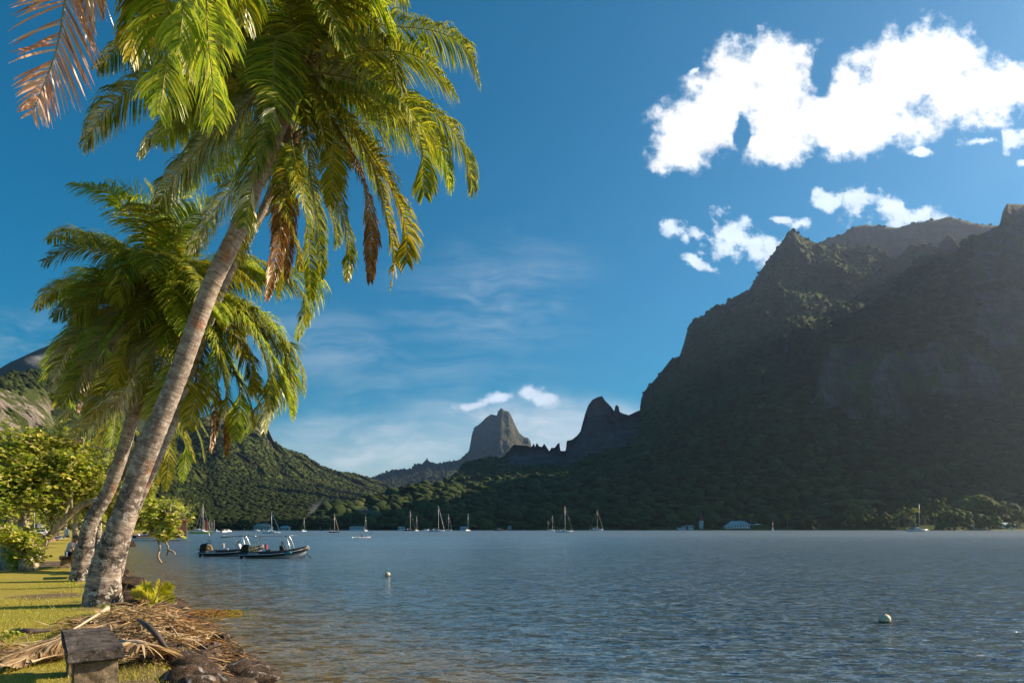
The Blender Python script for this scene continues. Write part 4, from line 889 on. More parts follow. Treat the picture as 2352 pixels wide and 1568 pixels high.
broadleaf(b5, [([b5, b5+[0.2,0,2.0], b5+[0.5,0,4.2]], 0.28, 0.12)], [(Q_(20,1010,38), 1.6, 700), (Q_(-20,1070,38), 1.8, 800), (Q_(60,1090,38.5), 1.7, 800), (Q_(0,970,39), 1.1, 300), (Q_(90,1040,39), 1.2, 400), (Q_(110,1140,39), 1.4, 500), (Q_(40,1160,38), 1.4, 500)],
  'tall bushy tree at the left edge behind the upright-trunked one', seed=10, leaf=0.19)
# darker trees along the road further on
far_t = [(170,60,-34,3.4,7.5,'bushy tree beyond the road bend, seen between the leaning trunk and the palms'), (215,75,-46,3.6,7,'bushy tree behind the small utility box by the road'), (120,95,-66,4.5,9,'dark tree over the far end of the road'), (60,85,-66,4.5,9,'dark tree left of the white car'),
         (255,95,-56,4.0,8,'dark tree behind the walking person in white'), (300,130,-73,4.5,9,'dark tree leaning over the wooden boathouse'), (400,210,-106,6.5,12,'dark shoreline tree right of the boathouse'), (150,140,-92,6,12,'dark tree closing the view down the road'),
         (20,60,-46,4,9,'dark tree at the left edge across the road'), (345,160,-84,5,10,'dark tree just behind the boathouse roof')]
for k, (u, y, x, r, h, lab) in enumerate(far_t):
    x = (u-CX)*y/F; bb = np.array([x, y, 0.0])
    broadleaf(bb, [([bb, bb+[0.2,0,h*0.35], bb+[0.5,0.2,h*0.6]], 0.28, 0.12)], [(bb+[r*0.5*math.cos(j*2.1), r*0.5*math.sin(j*2.1), h*(0.42+0.11*j)], r*(0.75-0.06*j), 420) for j in range(5)], lab, leaf=0.32, seed=30+k, twig=8)

# cut stump with two sawn stubs
st = empty('tree_stump', G(17, 1308), label='knobbly stump with two sawn-off stubs at the left edge of the lawn', cat='stump')
prof = [(0.30,-0.1),(0.27,0.1),(0.24,0.4),(0.27,0.65),(0.25,0.8),(0.12,0.86)]
s_ = MB().lathe(prof, n=18); s_.v[0] = s_.v[0]*(1+0.16*fbm(s_.v[0]*4, 3, 2))[:, None]
s_.build('trunk', M_BARK, st, True)
M_CUT = paint('sawn_wood', (0.30, 0.22, 0.14), 0.9, 0.3, 20)
for dx, dz in ((0.28, 0.62), (0.08, 0.68)):
    sb_ = MB().tube([(dx-0.1, -0.1, dz-0.02), (dx, -0.34, dz)], [0.13, 0.11], 12).build('sawn_stub', M_BARK, st, True)
    MB().tube([(dx, -0.338, dz), (dx, -0.345, dz)], [0.085, 0.085], 12).build('cut_face', M_CUT, sb_)
# leafy shoots growing round the stump
shp = G(50, 1311)
sh = empty('shrub', shp, label='low leafy shoots between the stump and the leaning trunk', cat='shrub'); rgs = np.random.default_rng(5)
tw = MB(); pts = []
for k in range(26):
    a = rgs.random()*6.28; e = np.array([math.cos(a)*0.55, math.sin(a)*0.35, 0.5+1.0*rgs.random()]); p = smooth_path([(math.cos(a)*0.1, math.sin(a)*0.1, 0), e*[0.6,0.6,0.6], e], 8); tw.tube(p, np.linspace(0.015, 0.005, 8), 4, False)
    pts.append(p[rgs.integers(2, 8, 34)]+rgs.normal(0, 0.09, (34, 3)))
tw.build('stems', M_BARK, sh, True); leaves_mesh('foliage', np.concatenate(pts), 0.14, ML['broad'], sh, 7)

# ------------------------------------------------------------------ rocks
def fn_rock(n, b):
    o = n.new('ShaderNodeNewGeometry').outputs['Position']
    c = n.mix(n.mapr(n.noise(o, 5, 7, 0.7), 0.38, 0.62), (0.016, 0.012, 0.010), (0.115, 0.075, 0.05))
    c = n.mix(n.mapr(n.noise(o, 2.2, 5, 0.7), 0.52, 0.66, 0, 0.6), c, (0.20, 0.12, 0.065))
    sp = n.new('ShaderNodeSeparateXYZ'); n.put(sp.inputs[0], o)
    wl = n.mapr(n.noise(o, 7, 6, 0.75, 1.2), 0.56, 0.62)
    c = n.mix(n.math('MULTIPLY', wl, n.mapr(sp.outputs[0], -5.2, -3.6, 0.12, 0.85)), c, (0.42, 0.40, 0.38))
    wet = n.mapr(n.math('ADD', sp.outputs[2], n.math('MULTIPLY', n.noise(o, 4, 3), 0.15)), -0.72, -0.55, 1, 0)
    c = n.mix(n.math('MULTIPLY', wet, 0.75), c, (0.012, 0.010, 0.009))
    n.put(b.inputs['Base Color'], c)
    h = n.math('ADD', n.noise(o, 12, 8, 0.72), n.math('MULTIPLY', n.mapr(n.vor(o, 45), 0.0, 0.5), 0.35))
    n.put(b.inputs['Normal'], n.bump(h, 1.0, 0.05))
M_ROCK = material('dark_lava_rock', fn_rock, 0.85, 0.25)
RI = icos(5)
def rock(c, r, label, seed, group='lava rocks along the bank', rot=0):
    V = RI[0]*1.0; V = V*(1+0.22*fbm(V*1.1+seed*7.3, 3, seed)+0.24*fbm(V*2.0+seed, 4, seed, True)+0.10*fbm(V*9+seed, 4, seed, False, 0.65))[:, None]
    fl = np.abs(V).max(1)                      # knock the ball towards a block
    V = V/(np.power((np.abs(RI[0])**3.2).sum(1), 1/3.2))[:, None]*0.93
    rq = np.random.default_rng(seed*13+1)
    for _ in range(16):                        # broken faces
        q = rq.normal(0, 1, 3); q /= np.linalg.norm(q); dd = rq.uniform(0.62, 0.88); s_ = np.maximum(V @ q-dd, 0); V = V-q*s_[:, None]*0.92
    ca, sa = math.cos(rot), math.sin(rot); V = V*np.array(r)*1.3; V = np.stack([V[:, 0]*ca-V[:, 1]*sa, V[:, 0]*sa+V[:, 1]*ca, V[:, 2]], -1)
    o = npmesh('rock', V, RI[1], M_ROCK); o.location = [float(q) for q in c]
    return tag(o, label, 'rock', group)
RK = [(402,1514,9.9,30,24,'small dark rock at the foot of the curved palm sheath'), (452,1530,9.5,50,42,'big rounded brown rock in front of the leaf pile'), (493,1494,10.6,36,34,'dark upright rock leaning behind the big rounded one'),
      (556,1552,9.3,82,30,'wide flat rock streaked white, at the bottom edge by the water'), (362,1560,8.9,52,18,'low flat tan rock half sunk in the soil at the bottom edge'), (441,1466,11.6,32,16,'dark flat rock under the right end of the leaf pile'),
      (447,1442,12.3,32,16,'square-edged brown rock at the waterline by the floating leaves'), (404,1424,13.2,34,16,'grey pitted rock just beyond the leaf pile'), (378,1398,14.6,24,11,'small pale rock behind the yellow palm sprout'),
      (300,1345,18.3,34,15,'dark jagged rock right of the trunk bases'), (284,1322,21.0,16,13,'brown pointed rock touching the right side of the big trunk'), (318,1362,17.3,26,14,'flat dark rock left of the yellow sprout'),
      (286,1380,15.6,18,10,'small rock in shade by the tallest trunk'), (296,1254,93,11,10,'reddish boulder standing at the waterline beyond the big trunk'), (334,1392,14.7,26,13,'grey rock under the stem of the yellow sprout'), 
      (420,1408,14.0,20,10,'small dark rock at the edge of the floating leaves'), (530,1512,10.2,32,18,'black wet rock between the upright rock and the flat one'), (330,1532,9.3,12,9,'fist-sized brown stone on the soil beside the bench'), (300,1545,8.7,10,5,'flat pebble-like stone near the bench leg'), (344,1502,10.1,20,10,'brown rock half hidden under dry leaflets')]
for k, (u, v, y, ru, rv, lab) in enumerate(RK):
    c = P(u, v, y); rock(c, (ru*y/F, ru*y/F*0.8, rv*y/F*1.05), lab, k+3, rot=rnd.uniform(-0.5, 0.5))
def stones(name, n, seed):
    """rubble of the revetment: too many to count"""
    rg = np.random.default_rng(seed); V0, F0 = icos(2); Vs = []; Fs = []; off = 0
    y = 7+60*rg.random(n)**1.8; t = 0.05+1.9*rg.random(n); x = bank(y)-t; z = ground_z(x, y)
    for k in range(n):
        r = (0.07+0.17*rg.random()**2)*(1+y[k]/40); V = V0*(1+0.3*fbm(V0*1.5+k, 2, k % 50))[:, None]*np.array([r*1.2, r, r*0.75])+[x[k], y[k], z[k]]
        Vs.append(V); Fs.append(F0+off); off += len(V0)
    o = npmesh(name, np.concatenate(Vs), np.concatenate(Fs), M_ROCK, smooth=False); tag(o, 'loose dark stones heaped along the edge of the bank', 'stones', kind='stuff')
stones('stones', 900, 4)

# ------------------------------------------------------------------ dry palm litter
M_BLEACH = paint('bleached_rib', (0.52, 0.42, 0.30), 0.8, 0.25, 8)
def fallen(pts, label, kind='straw', seed=1, floor=True, name='fallen_frond', **kw):
    t = empty(name, pts[0], label=label, cat='palm leaf', group=kw.pop('group', None))
    o_ = dict(length=0.6, droop=0.12, lift=0.0, spacing=0.022, width=0.014, fwd=1.1, stem=0.2, thick=0.6, rib=M_BLEACH); o_.update(kw)
    o = frond(pts, t, ML[kind], seed=seed, name='leaflets', **o_)
    if floor:
        me = o.data; V = np.empty(len(me.vertices)*3, np.float32); me.vertices.foreach_get('co', V); V = V.reshape(-1, 3); b = np.array(t.location)
        g_ = ground_z(V[:, 0]+b[0], V[:, 1]+b[1])-b[2]+0.03+0.10*np.abs(fbm(np.stack([V[:, 0]*7, V[:, 1]*7, V[:, 2]*0+seed], -1), 2, seed)); V[:, 2] = np.maximum(V[:, 2], g_)
        me.vertices.foreach_set('co', V.ravel()); me.update()
    return t
fallen([G(352,1400,0.12), G(270,1425,0.22), G(160,1458,0.22), G(60,1492,0.14), G(-25,1518,0.08)], 'long straw-coloured fallen palm leaf sweeping from the pile to the left edge behind the bench', seed=3, length=0.8, fwd=2.6)
fallen([G(245,1397,0.35), G(205,1422,0.3), G(140,1462,0.18), G(60,1510,0.08), G(0,1535,0.05)], 'fallen palm leaf with a broad bleached white stalk lying behind the bench', seed=5, length=0.6, fwd=2.4, thick=1.0, stem=0.4)
fallen([G(355,1402,0.25), G(320,1420,0.25), G(265,1440,0.2), G(200,1455,0.12)], 'short straw palm leaf on top of the pile under the big trunk', seed=6, length=0.6, fwd=1.8)
fallen([G(300,1405,0.3), G(345,1402,0.3), G(400,1415,0.2), G(440,1425,0.0)], 'dry brown palm leaf pointing from the pile out to the water', 'brown', seed=7, length=0.35, fwd=2.0)
fallen([G(280,1470,0.15), G(330,1478,0.25), G(380,1490,0.1), G(432,1500,-0.1)], 'straw palm leaf lying across the pile below the dark sheath', seed=8, length=0.45, fwd=1.8)
fallen([G(70,1520,0.06), G(110,1508,0.08), G(150,1500,0.06)], 'short orange-brown dead leaf on the grass left of the bench', 'brown', seed=9, length=0.3, fwd=1.8)
fallen([G(420,1480,0.0), G(395,1440,0.18), G(360,1412,0.2), G(330,1400,0.2)], 'arched dry palm leaf with long loose ends at the right side of the pile', seed=10, length=0.55, fwd=1.2)
def tangle(name, n, seed, c, r, h, mat, lab, cat, z0=None, wl=(0.25, 0.8), flat=0.35, wd=0.008):
    rg = np.random.default_rng(seed); V = []; Fc = []; off = 0
    p = np.clip(rg.normal(0, 0.45, (n, 2)), -1, 1); hh = (1-np.clip((p**2).sum(1), 0, 1))
    segs = 6
    ca, sa = math.cos(c[3]), math.sin(c[3])
    X = c[0]+(p[:, 0]*r[0]*ca-p[:, 1]*r[1]*sa); Y = c[1]+(p[:, 0]*r[0]*sa+p[:, 1]*r[1]*ca)
    Z = (ground_z(X, Y) if z0 is None else z0)+0.02+h*hh*rg.random(n)
    a = rg.random(n)*6.28; D = np.stack([np.cos(a), np.sin(a), rg.normal(0, flat, n)], -1); L = wl[0]+(wl[1]-wl[0])*rg.random(n)
    Pp = np.stack([X, Y, Z], -1); w_ = wd*(0.5+rg.random(n)); curl = rg.normal(0, 0.35, n)
    out = []
    for k in range(segs+1):
        S = np.cross(D, np.array([0, 0, 1.0])+rg.normal(0, 0.5, (n, 3))); S /= np.linalg.norm(S, axis=1)[:, None]+1e-9
        wk = (w_*(1 if k < segs else 0.2))[:, None]
        out += [Pp-S*wk, Pp+S*wk]
        D = D+np.stack([-D[:, 1]*curl, D[:, 0]*curl, -0.12+rg.normal(0, 0.1, n)], -1); D /= np.linalg.norm(D, axis=1)[:, None]
        Pp = Pp+D*(L/segs)[:, None]; gz = (ground_z(Pp[:, 0], Pp[:, 1]) if z0 is None else z0)+0.015
        Pp[:, 2] = np.maximum(Pp[:, 2], gz)
    V = np.stack(out, 1).reshape(-1, 3); b0 = (np.arange(n)*2*(segs+1))[:, None]
    Q = np.concatenate([b0+np.array([2*k, 2*k+1, 2*k+3, 2*k+2]) for k in range(segs)])
    tag(npmesh(name, V, Q, mat, smooth=False), lab, cat, kind='stuff')
pc = G(345, 1455, 0.0)
tangle('dry_leaf_litter', 5200, 3, (pc[0], pc[1]+0.2, 0, 2.2), (2.3, 0.95), 0.38, ML['straw'], 'tangled heap of dry straw palm leaflets between the big trunk, bench and rocks', 'leaf litter', wd=0.009)
tangle('dry_leaf_litter', 2600, 6, (pc[0]+0.2, pc[1]+0.4, 0, 2.2), (2.3, 0.9), 0.34, ML['brown'], 'darker brown leaf scraps mixed into the dry heap', 'leaf litter', wd=0.010)
gp = G(60, 1505, 0.0)
tangle('dry_leaf_litter', 900, 9, (gp[0], gp[1], 0, 0.5), (1.9, 0.5), 0.10, ML['straw'], 'thin scatter of dry leaflets on the grass behind the bench', 'leaf litter')
fp = P(495, 1412, 2.42*F/(1412-HV))
tangle('floating_debris', 1100, 11, (fp[0]-0.6, fp[1], 0, 0.1), (1.05, 1.0), 0.03, ML['brown'], 'raft of brown leaves and stalks floating beside the bank', 'debris', z0=WZ, wl=(0.12, 0.6), flat=0.03, wd=0.012)
tangle('floating_debris', 220, 12, (fp[0]-0.2, fp[1], 0, 0.1), (1.4, 1.1), 0.02, ML['gold'], 'scattered yellow leaf bits around the floating raft', 'debris', z0=WZ, wl=(0.12, 0.5), flat=0.02, wd=0.014)
dk = leafmat('gap_shade_leaf', [(0.1, (0.03,0.018,0.01)), (1.0, (0.12,0.07,0.035))], 0.1, 0.1)  # dark strips added to stand for shade between the dry leaves
tangle('dry_leaf_litter', 2200, 16, (pc[0]+0.1, pc[1]+0.3, 0, 2.2), (2.5, 1.05), 0.22, dk, 'dark leaf pieces coloured as the shade in the gaps of the dry heap', 'leaf litter', wd=0.014)
# curved dark flower sheath, sticks, a half-buried log
M_SHEATH = paint('palm_sheath', (0.075, 0.058, 0.055), 0.75, 0.5, 9, bump=0.01)
def bent(name, pts, r, mat, label, cat, n=10, sq=0.5):
    t = pts[0]; m = MB().tube(smooth_path([np.array(p)-np.array(t) for p in pts], 24), np.interp(np.linspace(0, 1, 24), np.linspace(0, 1, len(r)), r), n)
    o = m.build(name, mat, None, True); o.location = [float(q) for q in t]; return tag(o, label, cat)
bent('palm_sheath', [G(313,1420,0.32), G(335,1434,0.36), G(356,1452,0.28), G(374,1476,0.14), G(392,1500,0.0)], [0.008, 0.020, 0.026, 0.030, 0.036, 0.042, 0.015], M_SHEATH, 'dark grey curved woody palm sheath lying on the pile', 'palm sheath')
bent('palm_sheath', [G(344,1478,0.12), G(300,1472,0.16), G(265,1480,0.14)], [0.015, 0.03, 0.02, 0.008], paint('bleached_stalk', (0.50, 0.40, 0.30), 0.8, 0.2, 9), 'pale bleached stalk lying toward the right side of the bench top', 'palm stalk')
bent('log', [G(28,1450,0.04), G(60,1449,0.08), G(115,1447,0.06)], [0.04, 0.06, 0.045, 0.02], M_SHEATH, 'short dark rotting log on the grass left behind the fallen leaves', 'log')
for k, (p, lab) in enumerate([([(348,1398,0.1),(366,1352,0.1),(375,1318,0.1)], 'tall thin brown stalk standing up above the yellow sprout'), ([(268,1388,0.2),(290,1345,0.2),(305,1318,0.2)], 'thin bent brown stalk right of the big trunk base'),
                              ([(345,1398,0.1),(400,1372,0.3),(428,1385,0.3)], 'long arching stalk right of the yellow sprout'), ([(340,1400,0.1),(337,1378,0.1),(300,1385,0.3)], 'kinked brown stalk left of the yellow sprout'), ([(400,1470,0),(415,1430,0.2),(412,1410,0.2)], 'thin brown stalk rising at the right edge of the pile')]):
    y0 = 14.3 if k != 4 else 12.0
    bent('dry_stalk', [P(u, v, y0-dy) for u, v, dy in p], [0.012, 0.010, 0.004], paint('dry_stalk', (0.22, 0.11, 0.05), 0.8, 0.3, 12), lab, 'stalk', 5)
# yellow sprout
sp0 = P(357, 1400, 14.6)
spt = empty('palm_sprout', sp0, label='bright yellow-green young palm shoot growing from the bank behind the pile', cat='palm sprout')
for k, (pp_, kd) in enumerate([([(350,1385,0),(330,1368,0),(302,1364,0)], 'lime'), ([(352,1378,0),(340,1358,0),(322,1344,0)], 'lime'), ([(357,1370,0),(360,1350,0),(366,1334,0)], 'lime'), ([(364,1374,0),(380,1352,0),(392,1342,0)], 'lime'), ([(366,1385,0),(380,1378,0),(398,1376,0)], 'lime'), ([(350,1390,0),(325,1388,0),(302,1386,0)], 'gold')]):
    frond([sp0]+[P(u, v, 14.6+0.1*k-0.2) for u, v, _ in pp_], spt, ML['sprout'], length=0.26, droop=0.05, spacing=0.012, width=0.012, seed=60+k, lift=0.25, stem=0.25, fwd=0.9, thick=0.35, twist=0.9 if k % 2 else -0.9)
# small weeds by the trunk
for k, (u, v, z, s_) in enumerate([(222,1372,0.0,0.22), (240,1395,0.05,0.14), (165,1350,0.0,0.25), (30,1470,0.0,0.2)]):
    c = G(u, v+8, z); rg = np.random.default_rng(k); t = empty('weed', c, label=['small green weed against the foot of the tallest trunk', 'tiny green weed poking through the leaf pile by the trunk', 'tuft of low weeds between the two trunk bases', 'spindly weed in the shaded grass at far left'][k], cat='weed')
    q = rg.normal(0, 0.4, (60, 3))*np.array([s_, s_*0.6, s_*0.5])+[0, 0, s_*0.7]; MB().tube([(0,0,0),(0,0,s_)], [0.01,0.004], 5).build('stem', M_RIB, t); leaves_mesh('foliage', q, 0.05, ML['broad'], t, k)

# ------------------------------------------------------------------ concrete benches
def fn_conc(top):
    def fn(n, b):
        o = obj(n)
        c = n.mix(n.mapr(n.noise(o, 7, 7, 0.7), 0.35, 0.65), (0.022, 0.018, 0.017) if top else (0.15, 0.11, 0.07), (0.15, 0.125, 0.112) if top else (0.36, 0.28, 0.19))
        c = n.mix(n.mapr(n.noise(n.mapping(o, scale=(1, 0.25, 1)), 9, 6, 0.75), 0.55, 0.62, 0, 0.55), c, (0.20, 0.18, 0.16) if top else (0.07, 0.055, 0.04))
        c = n.mix(n.mapr(n.noise(o, 26, 5, 0.75), 0.56, 0.64, 0, 0.75), c, (0.30, 0.28, 0.25) if top else (0.10, 0.08, 0.05))
        n.put(b.inputs['Base Color'], c)
        n.put(b.inputs['Normal'], n.bump(n.math('ADD', n.noise(o, 30, 6, 0.8), n.math('MULTIPLY', n.noise(o, 5, 4, 0.6), 1.0)), 1.0, 0.022))
    return fn
M_CT = material('weathered_concrete_top', fn_conc(True), 0.95, 0.2); M_CL = material('rough_tan_concrete', fn_conc(False), 0.95, 0.15)
def rough_box(c, d, seed, res=0.025, amp=0.016):
    bm = bmesh.new(); bmesh.ops.create_cube(bm, size=1)
    for v in bm.verts: v.co = Vector((v.co.x*d[0], v.co.y*d[1], v.co.z*d[2]))
    bmesh.ops.bevel(bm, geom=bm.edges[:], offset=0.012, segments=2, affect='EDGES')
    bmesh.ops.subdivide_edges(bm, edges=bm.edges[:], cuts=5, use_grid_fill=True)
    V = np.array([v.co[:] for v in bm.verts]); nrm = np.array([v.normal[:] for v in bm.verts])
    V = V+nrm*((fbm(V*14+seed, 4, seed)+0.8*fbm(V*4+seed, 2, seed+2))*amp*0.7)[:, None]; Fc = [[v.index for v in f.verts] for f in bm.faces]; bm.free()
    m = MB(); m.add(V+np.array(c), Fc); return m
def bench(loc, rz, L, label, legs=(-1, 1), w_=0.47, h=0.47):
    t = empty('concrete_bench', loc, rz, label=label, cat='bench', group='concrete benches on the lawn')
    rough_box((0, 0, h-0.055), (w_, L, 0.11), 3).build('seat', M_CT, t)
    for s in legs: rough_box((0, s*(L/2-0.22), (h-0.11)/2-0.04), (w_-0.10, 0.30, h-0.11+0.08-0.004), 7+s).build('leg', M_CL, t)
    return t
bf = np.array([-3.87, 6.36]); br = np.array([-4.86, 7.78]); bm_ = (bf+br)/2; L1 = float(np.linalg.norm(br-bf))
bench((bm_[0], bm_[1], 0), math.atan2(br[1]-bf[1], br[0]-bf[0])-math.pi/2, L1, 'dark weathered concrete bench in the foreground, cut by the bottom edge')
c2 = P(151, 1278, 28.0); ang = R(33)
bench((c2[0]-math.sin(ang)*0.75, 28+math.cos(ang)*0.75, 0), ang, 1.5, 'pale concrete bench the man in the hat sits on', h=0.45)
c3 = P(178, 1305, 21.6); bench((c3[0]-0.35, 22.3, 0), ang, 1.3, 'grey concrete block bench partly hidden behind the rusty palm trunk', h=0.42)

# ------------------------------------------------------------------ people
M_SKIN = paint('skin', (0.42, 0.20, 0.13), 0.55, 0.12, 8); M_WHITE = paint('white_cotton', (0.74, 0.73, 0.76), 0.9, 0.06, 5, bump=0.01); M_NAVY = paint('dark_shorts', (0.012, 0.014, 0.03), 0.9, 0.3)
M_HAT = paint('khaki_hat', (0.20, 0.17, 0.09), 0.9, 0.25, 20); M_BLACK = paint('black_plastic', (0.012, 0.012, 0.014), 0.35, 0.3); M_PAPER = paint('paper', (0.78, 0.76, 0.72), 0.8, 0.04)
def skin(name, chains, mat, parent, sub=2):
    """chains: [[(x, y, z, r), ...]]; the first point of a later chain may repeat an earlier one to join there"""
    V, E, Rr, key = [], [], [], {}
    for ch in chains:
        prev = None
        for p in ch:
            k = tuple(round(q, 4) for q in p[:3])
            if k not in key: key[k] = len(V); V.append(p[:3]); Rr.append(p[3])
            i = key[k]
            if prev is not None: E.append((prev, i))
            prev = i
    me = bpy.data.meshes.new(name); me.from_pydata(V, E, []); o = link(name, me, mat, parent, False)
    m = o.modifiers.new('skin', 'SKIN'); m.use_smooth_shade = True
    for i, r in enumerate(Rr): me.skin_vertices[0].data[i].radius = (r, r)
    me.skin_vertices[0].data[0].use_root = True
    s = o.modifiers.new('sub', 'SUBSURF'); s.levels = sub; s.render_levels = sub
    return o
def hand(w, d, side, up):
    """five finger chains from a palm at w, pointing along d"""
    w = np.array(w); d = np.array(d, float); d /= np.linalg.norm(d); up = np.array(up, float); s = np.cross(d, up); s /= np.linalg.norm(s)
    pm = w+d*0.06; out = [[(*w, 0.026), (*pm, 0.034)]]
    for k, (o_, L) in enumerate([(-0.030, 0.062), (-0.010, 0.078), (0.010, 0.082), (0.028, 0.074)]):
        a = pm+s*o_+d*0.015; out.append([(*pm, 0.034), (*a, 0.012), (*(a+d*L*0.5-up*0.006), 0.009), (*(a+d*L-up*0.022), 0.008)])
    a = w+d*0.03+s*side*0.035; out.append([(*pm, 0.034), (*a, 0.013), (*(a+d*0.04+s*side*0.012), 0.010)])
    return out
# seated man with hat, turned to the water, reading
pm_ = P(156.5, 1278, 28.5); man = empty('person', (pm_[0], 28.55, 0), R(8), label='man in white t-shirt, khaki hat and sunglasses sitting on a bench, holding papers', cat='person')
ch = [[(0,0,0.54,0.13), (0.04,0,0.68,0.135), (0.11,0,0.84,0.145), (0.17,0,0.97,0.12), (0.22,0,1.06,0.055), (0.25,0,1.11,0.075), (0.275,0,1.18,0.098), (0.27,0,1.26,0.085)]]
for s in (-1, 1):
    ch.append([(0,0,0.54,0.13), (0.05,s*0.10,0.53,0.10), (0.24,s*0.12,0.53,0.085), (0.44,s*0.13,0.52,0.062), (0.46,s*0.13,0.30,0.055), (0.44,s*0.13,0.09,0.038), (0.52,s*0.13,0.045,0.038), (0.64,s*0.14,0.035,0.028)])
    ch.append([(0.17,0,0.97,0.12), (0.15,s*0.15,0.97,0.075), (0.17,s*0.20,0.93,0.06), (0.24,s*0.23,0.79,0.048), (0.30,s*0.24,0.68,0.042), (0.42,s*0.19,0.73,0.036), (0.52,s*0.12,0.79,0.026)])
    ch += hand((0.52, s*0.12, 0.79), (1, -s*0.25, 0.3), s, (0, 0, 1))
ch.append([(0.275,0,1.18,0.098), (0.355,0,1.165,0.030), (0.385,0,1.155,0.016)])
for s in (-1, 1): ch.append([(0.275,0,1.18,0.098), (0.265,s*0.095,1.18,0.02)])
skin('body', ch, M_SKIN, man)
skin('t_shirt', [[(-0.01,0,0.50,0.150), (0.03,0,0.68,0.158), (0.10,0,0.84,0.165), (0.165,0,0.965,0.14), (0.20,0,1.02,0.075)], [(0.165,0,0.965,0.14), (0.15,-0.16,0.965,0.092), (0.185,-0.215,0.88,0.075), (0.22,-0.225,0.81,0.07)], [(0.165,0,0.965,0.14), (0.15,0.16,0.965,0.092), (0.185,0.215,0.88,0.075), (0.22,0.225,0.81,0.07)]], M_WHITE, man)
skin('shorts', [[(-0.01,0,0.53,0.15), (0.04,0.09,0.53,0.118), (0.22,0.12,0.535,0.10), (0.36,0.13,0.525,0.088)], [(-0.01,0,0.53,0.15), (0.04,-0.09,0.53,0.118), (0.22,-0.12,0.535,0.10), (0.36,-0.13,0.525,0.088)]], M_NAVY, man)
hat = MB().lathe([(0.165,1.20),(0.16,1.215),(0.112,1.232),(0.108,1.28),(0.092,1.325),(0.03,1.34)], (0.268,0,0), 20).build('sun_hat', M_HAT, man, True)
gl = MB().box((0.362,0.035,1.19),(0.02,0.052,0.034)).box((0.362,-0.035,1.19),(0.02,0.052,0.034)).box((0.32,0.098,1.195),(0.10,0.006,0.01)).box((0.32,-0.098,1.195),(0.10,0.006,0.01)).build('sunglasses', M_BLACK, man)
for s in (-1, 1): MB().ell((0.42,s*0.14,0.04),(0.0,0,0)) if False else None
pap = MB().box((0.60,0.0,0.86),(0.03,0.22,0.15)).build('papers', M_PAPER, None); pap.location = man.location; pap.rotation_euler = (0, 0, R(8)); tag(pap, 'small sheaf of white papers in the seated man\'s hands', 'papers')
bo = empty('water_bottle', P(152.5, 1278, 28.05), label='clear plastic water bottle with blue label standing on the bench end', cat='bottle')
def glassy(name, col, rough=0.05):
    m = bpy.data.materials.new(name); m.use_nodes = True; b = m.node_tree.nodes['Principled BSDF']; b.inputs['Base Color'].default_value = (*col, 1); b.inputs['Transmission Weight'].default_value = 0.8; b.inputs['Roughness'].default_value = rough; return m
MB().lathe([(0.036,0),(0.038,0.03),(0.038,0.19),(0.030,0.23),(0.014,0.26),(0.014,0.28)], n=14).build('body', glassy('clear_plastic', (0.75, 0.85, 0.95)), bo, True)
MB().lathe([(0.0395,0.11),(0.0395,0.18)], n=14).build('label', paint('blue_label', (0.10, 0.25, 0.55), 0.5), bo, True); MB().lathe([(0.017,0.28),(0.017,0.305)], n=10).build('cap', M_WHITE, bo)
tray = MB().box((0,0,0.012),(0.30,0.20,0.02)).box((0.05,0.03,0.035),(0.16,0.10,0.02)).build('food_tray', M_PAPER); tray.location = [float(q) for q in G(136, 1287, 0.02)+np.array([-0.3, 1.2, 0])]; tag(tray, 'white tray lying on the bare ground left of the seated man', 'tray')
# walker far behind, in white
wp = G(231, 1239.5); wk = empty('person', wp, R(200), label='distant person in a white top walking behind the palm trunks', cat='person')
cw_ = [[(0,0,0.92,0.13), (0,0,1.10,0.125), (0.01,0,1.30,0.145), (0.02,0,1.42,0.11), (0.03,0,1.50,0.055), (0.04,0,1.60,0.095), (0.04,0,1.69,0.075)]]
for s in (-1, 1):
    cw_.append([(0,0,0.92,0.13), (0,s*0.09,0.88,0.09), (0.10*s,s*0.10,0.50,0.062), (0.10*s-0.06,s*0.10,0.10,0.04), (0.10*s+0.08,s*0.10,0.04,0.03)])
    cw_.append([(0.02,0,1.42,0.11), (0,s*0.16,1.41,0.07), (-0.06*s,s*0.22,1.14,0.046), (0.04-0.06*s,s*0.22,0.90,0.03)]); cw_ += hand((0.04-0.06*s, s*0.22, 0.90), (0.1, 0, -1), s, (1, 0, 0))
skin('body', cw_, M_SKIN, wk, 1)
skin('shirt', [[(0,0,0.90,0.145), (0,0,1.10,0.14), (0.01,0,1.30,0.16), (0.02,0,1.41,0.125)], [(0.02,0,1.41,0.125), (0,0.17,1.40,0.085), (-0.04,0.21,1.22,0.07)], [(0.02,0,1.41,0.125), (0,-0.17,1.40,0.085), (0.04,-0.21,1.22,0.07)]], M_WHITE, wk, 1)
skin('trousers', [[(0,0,0.90,0.14), (0,0.09,0.86,0.10), (0.10,0.10,0.50,0.075), (0.05,0.10,0.16,0.058)], [(0,0,0.90,0.14), (0,-0.09,0.86,0.10), (-0.10,-0.10,0.50,0.075), (-0.15,-0.10,0.16,0.058)]], M_NAVY, wk, 1)
MB().ell((0.03,0,1.66),(0.10,0.09,0.10)).build('hair', M_BLACK, wk, True)

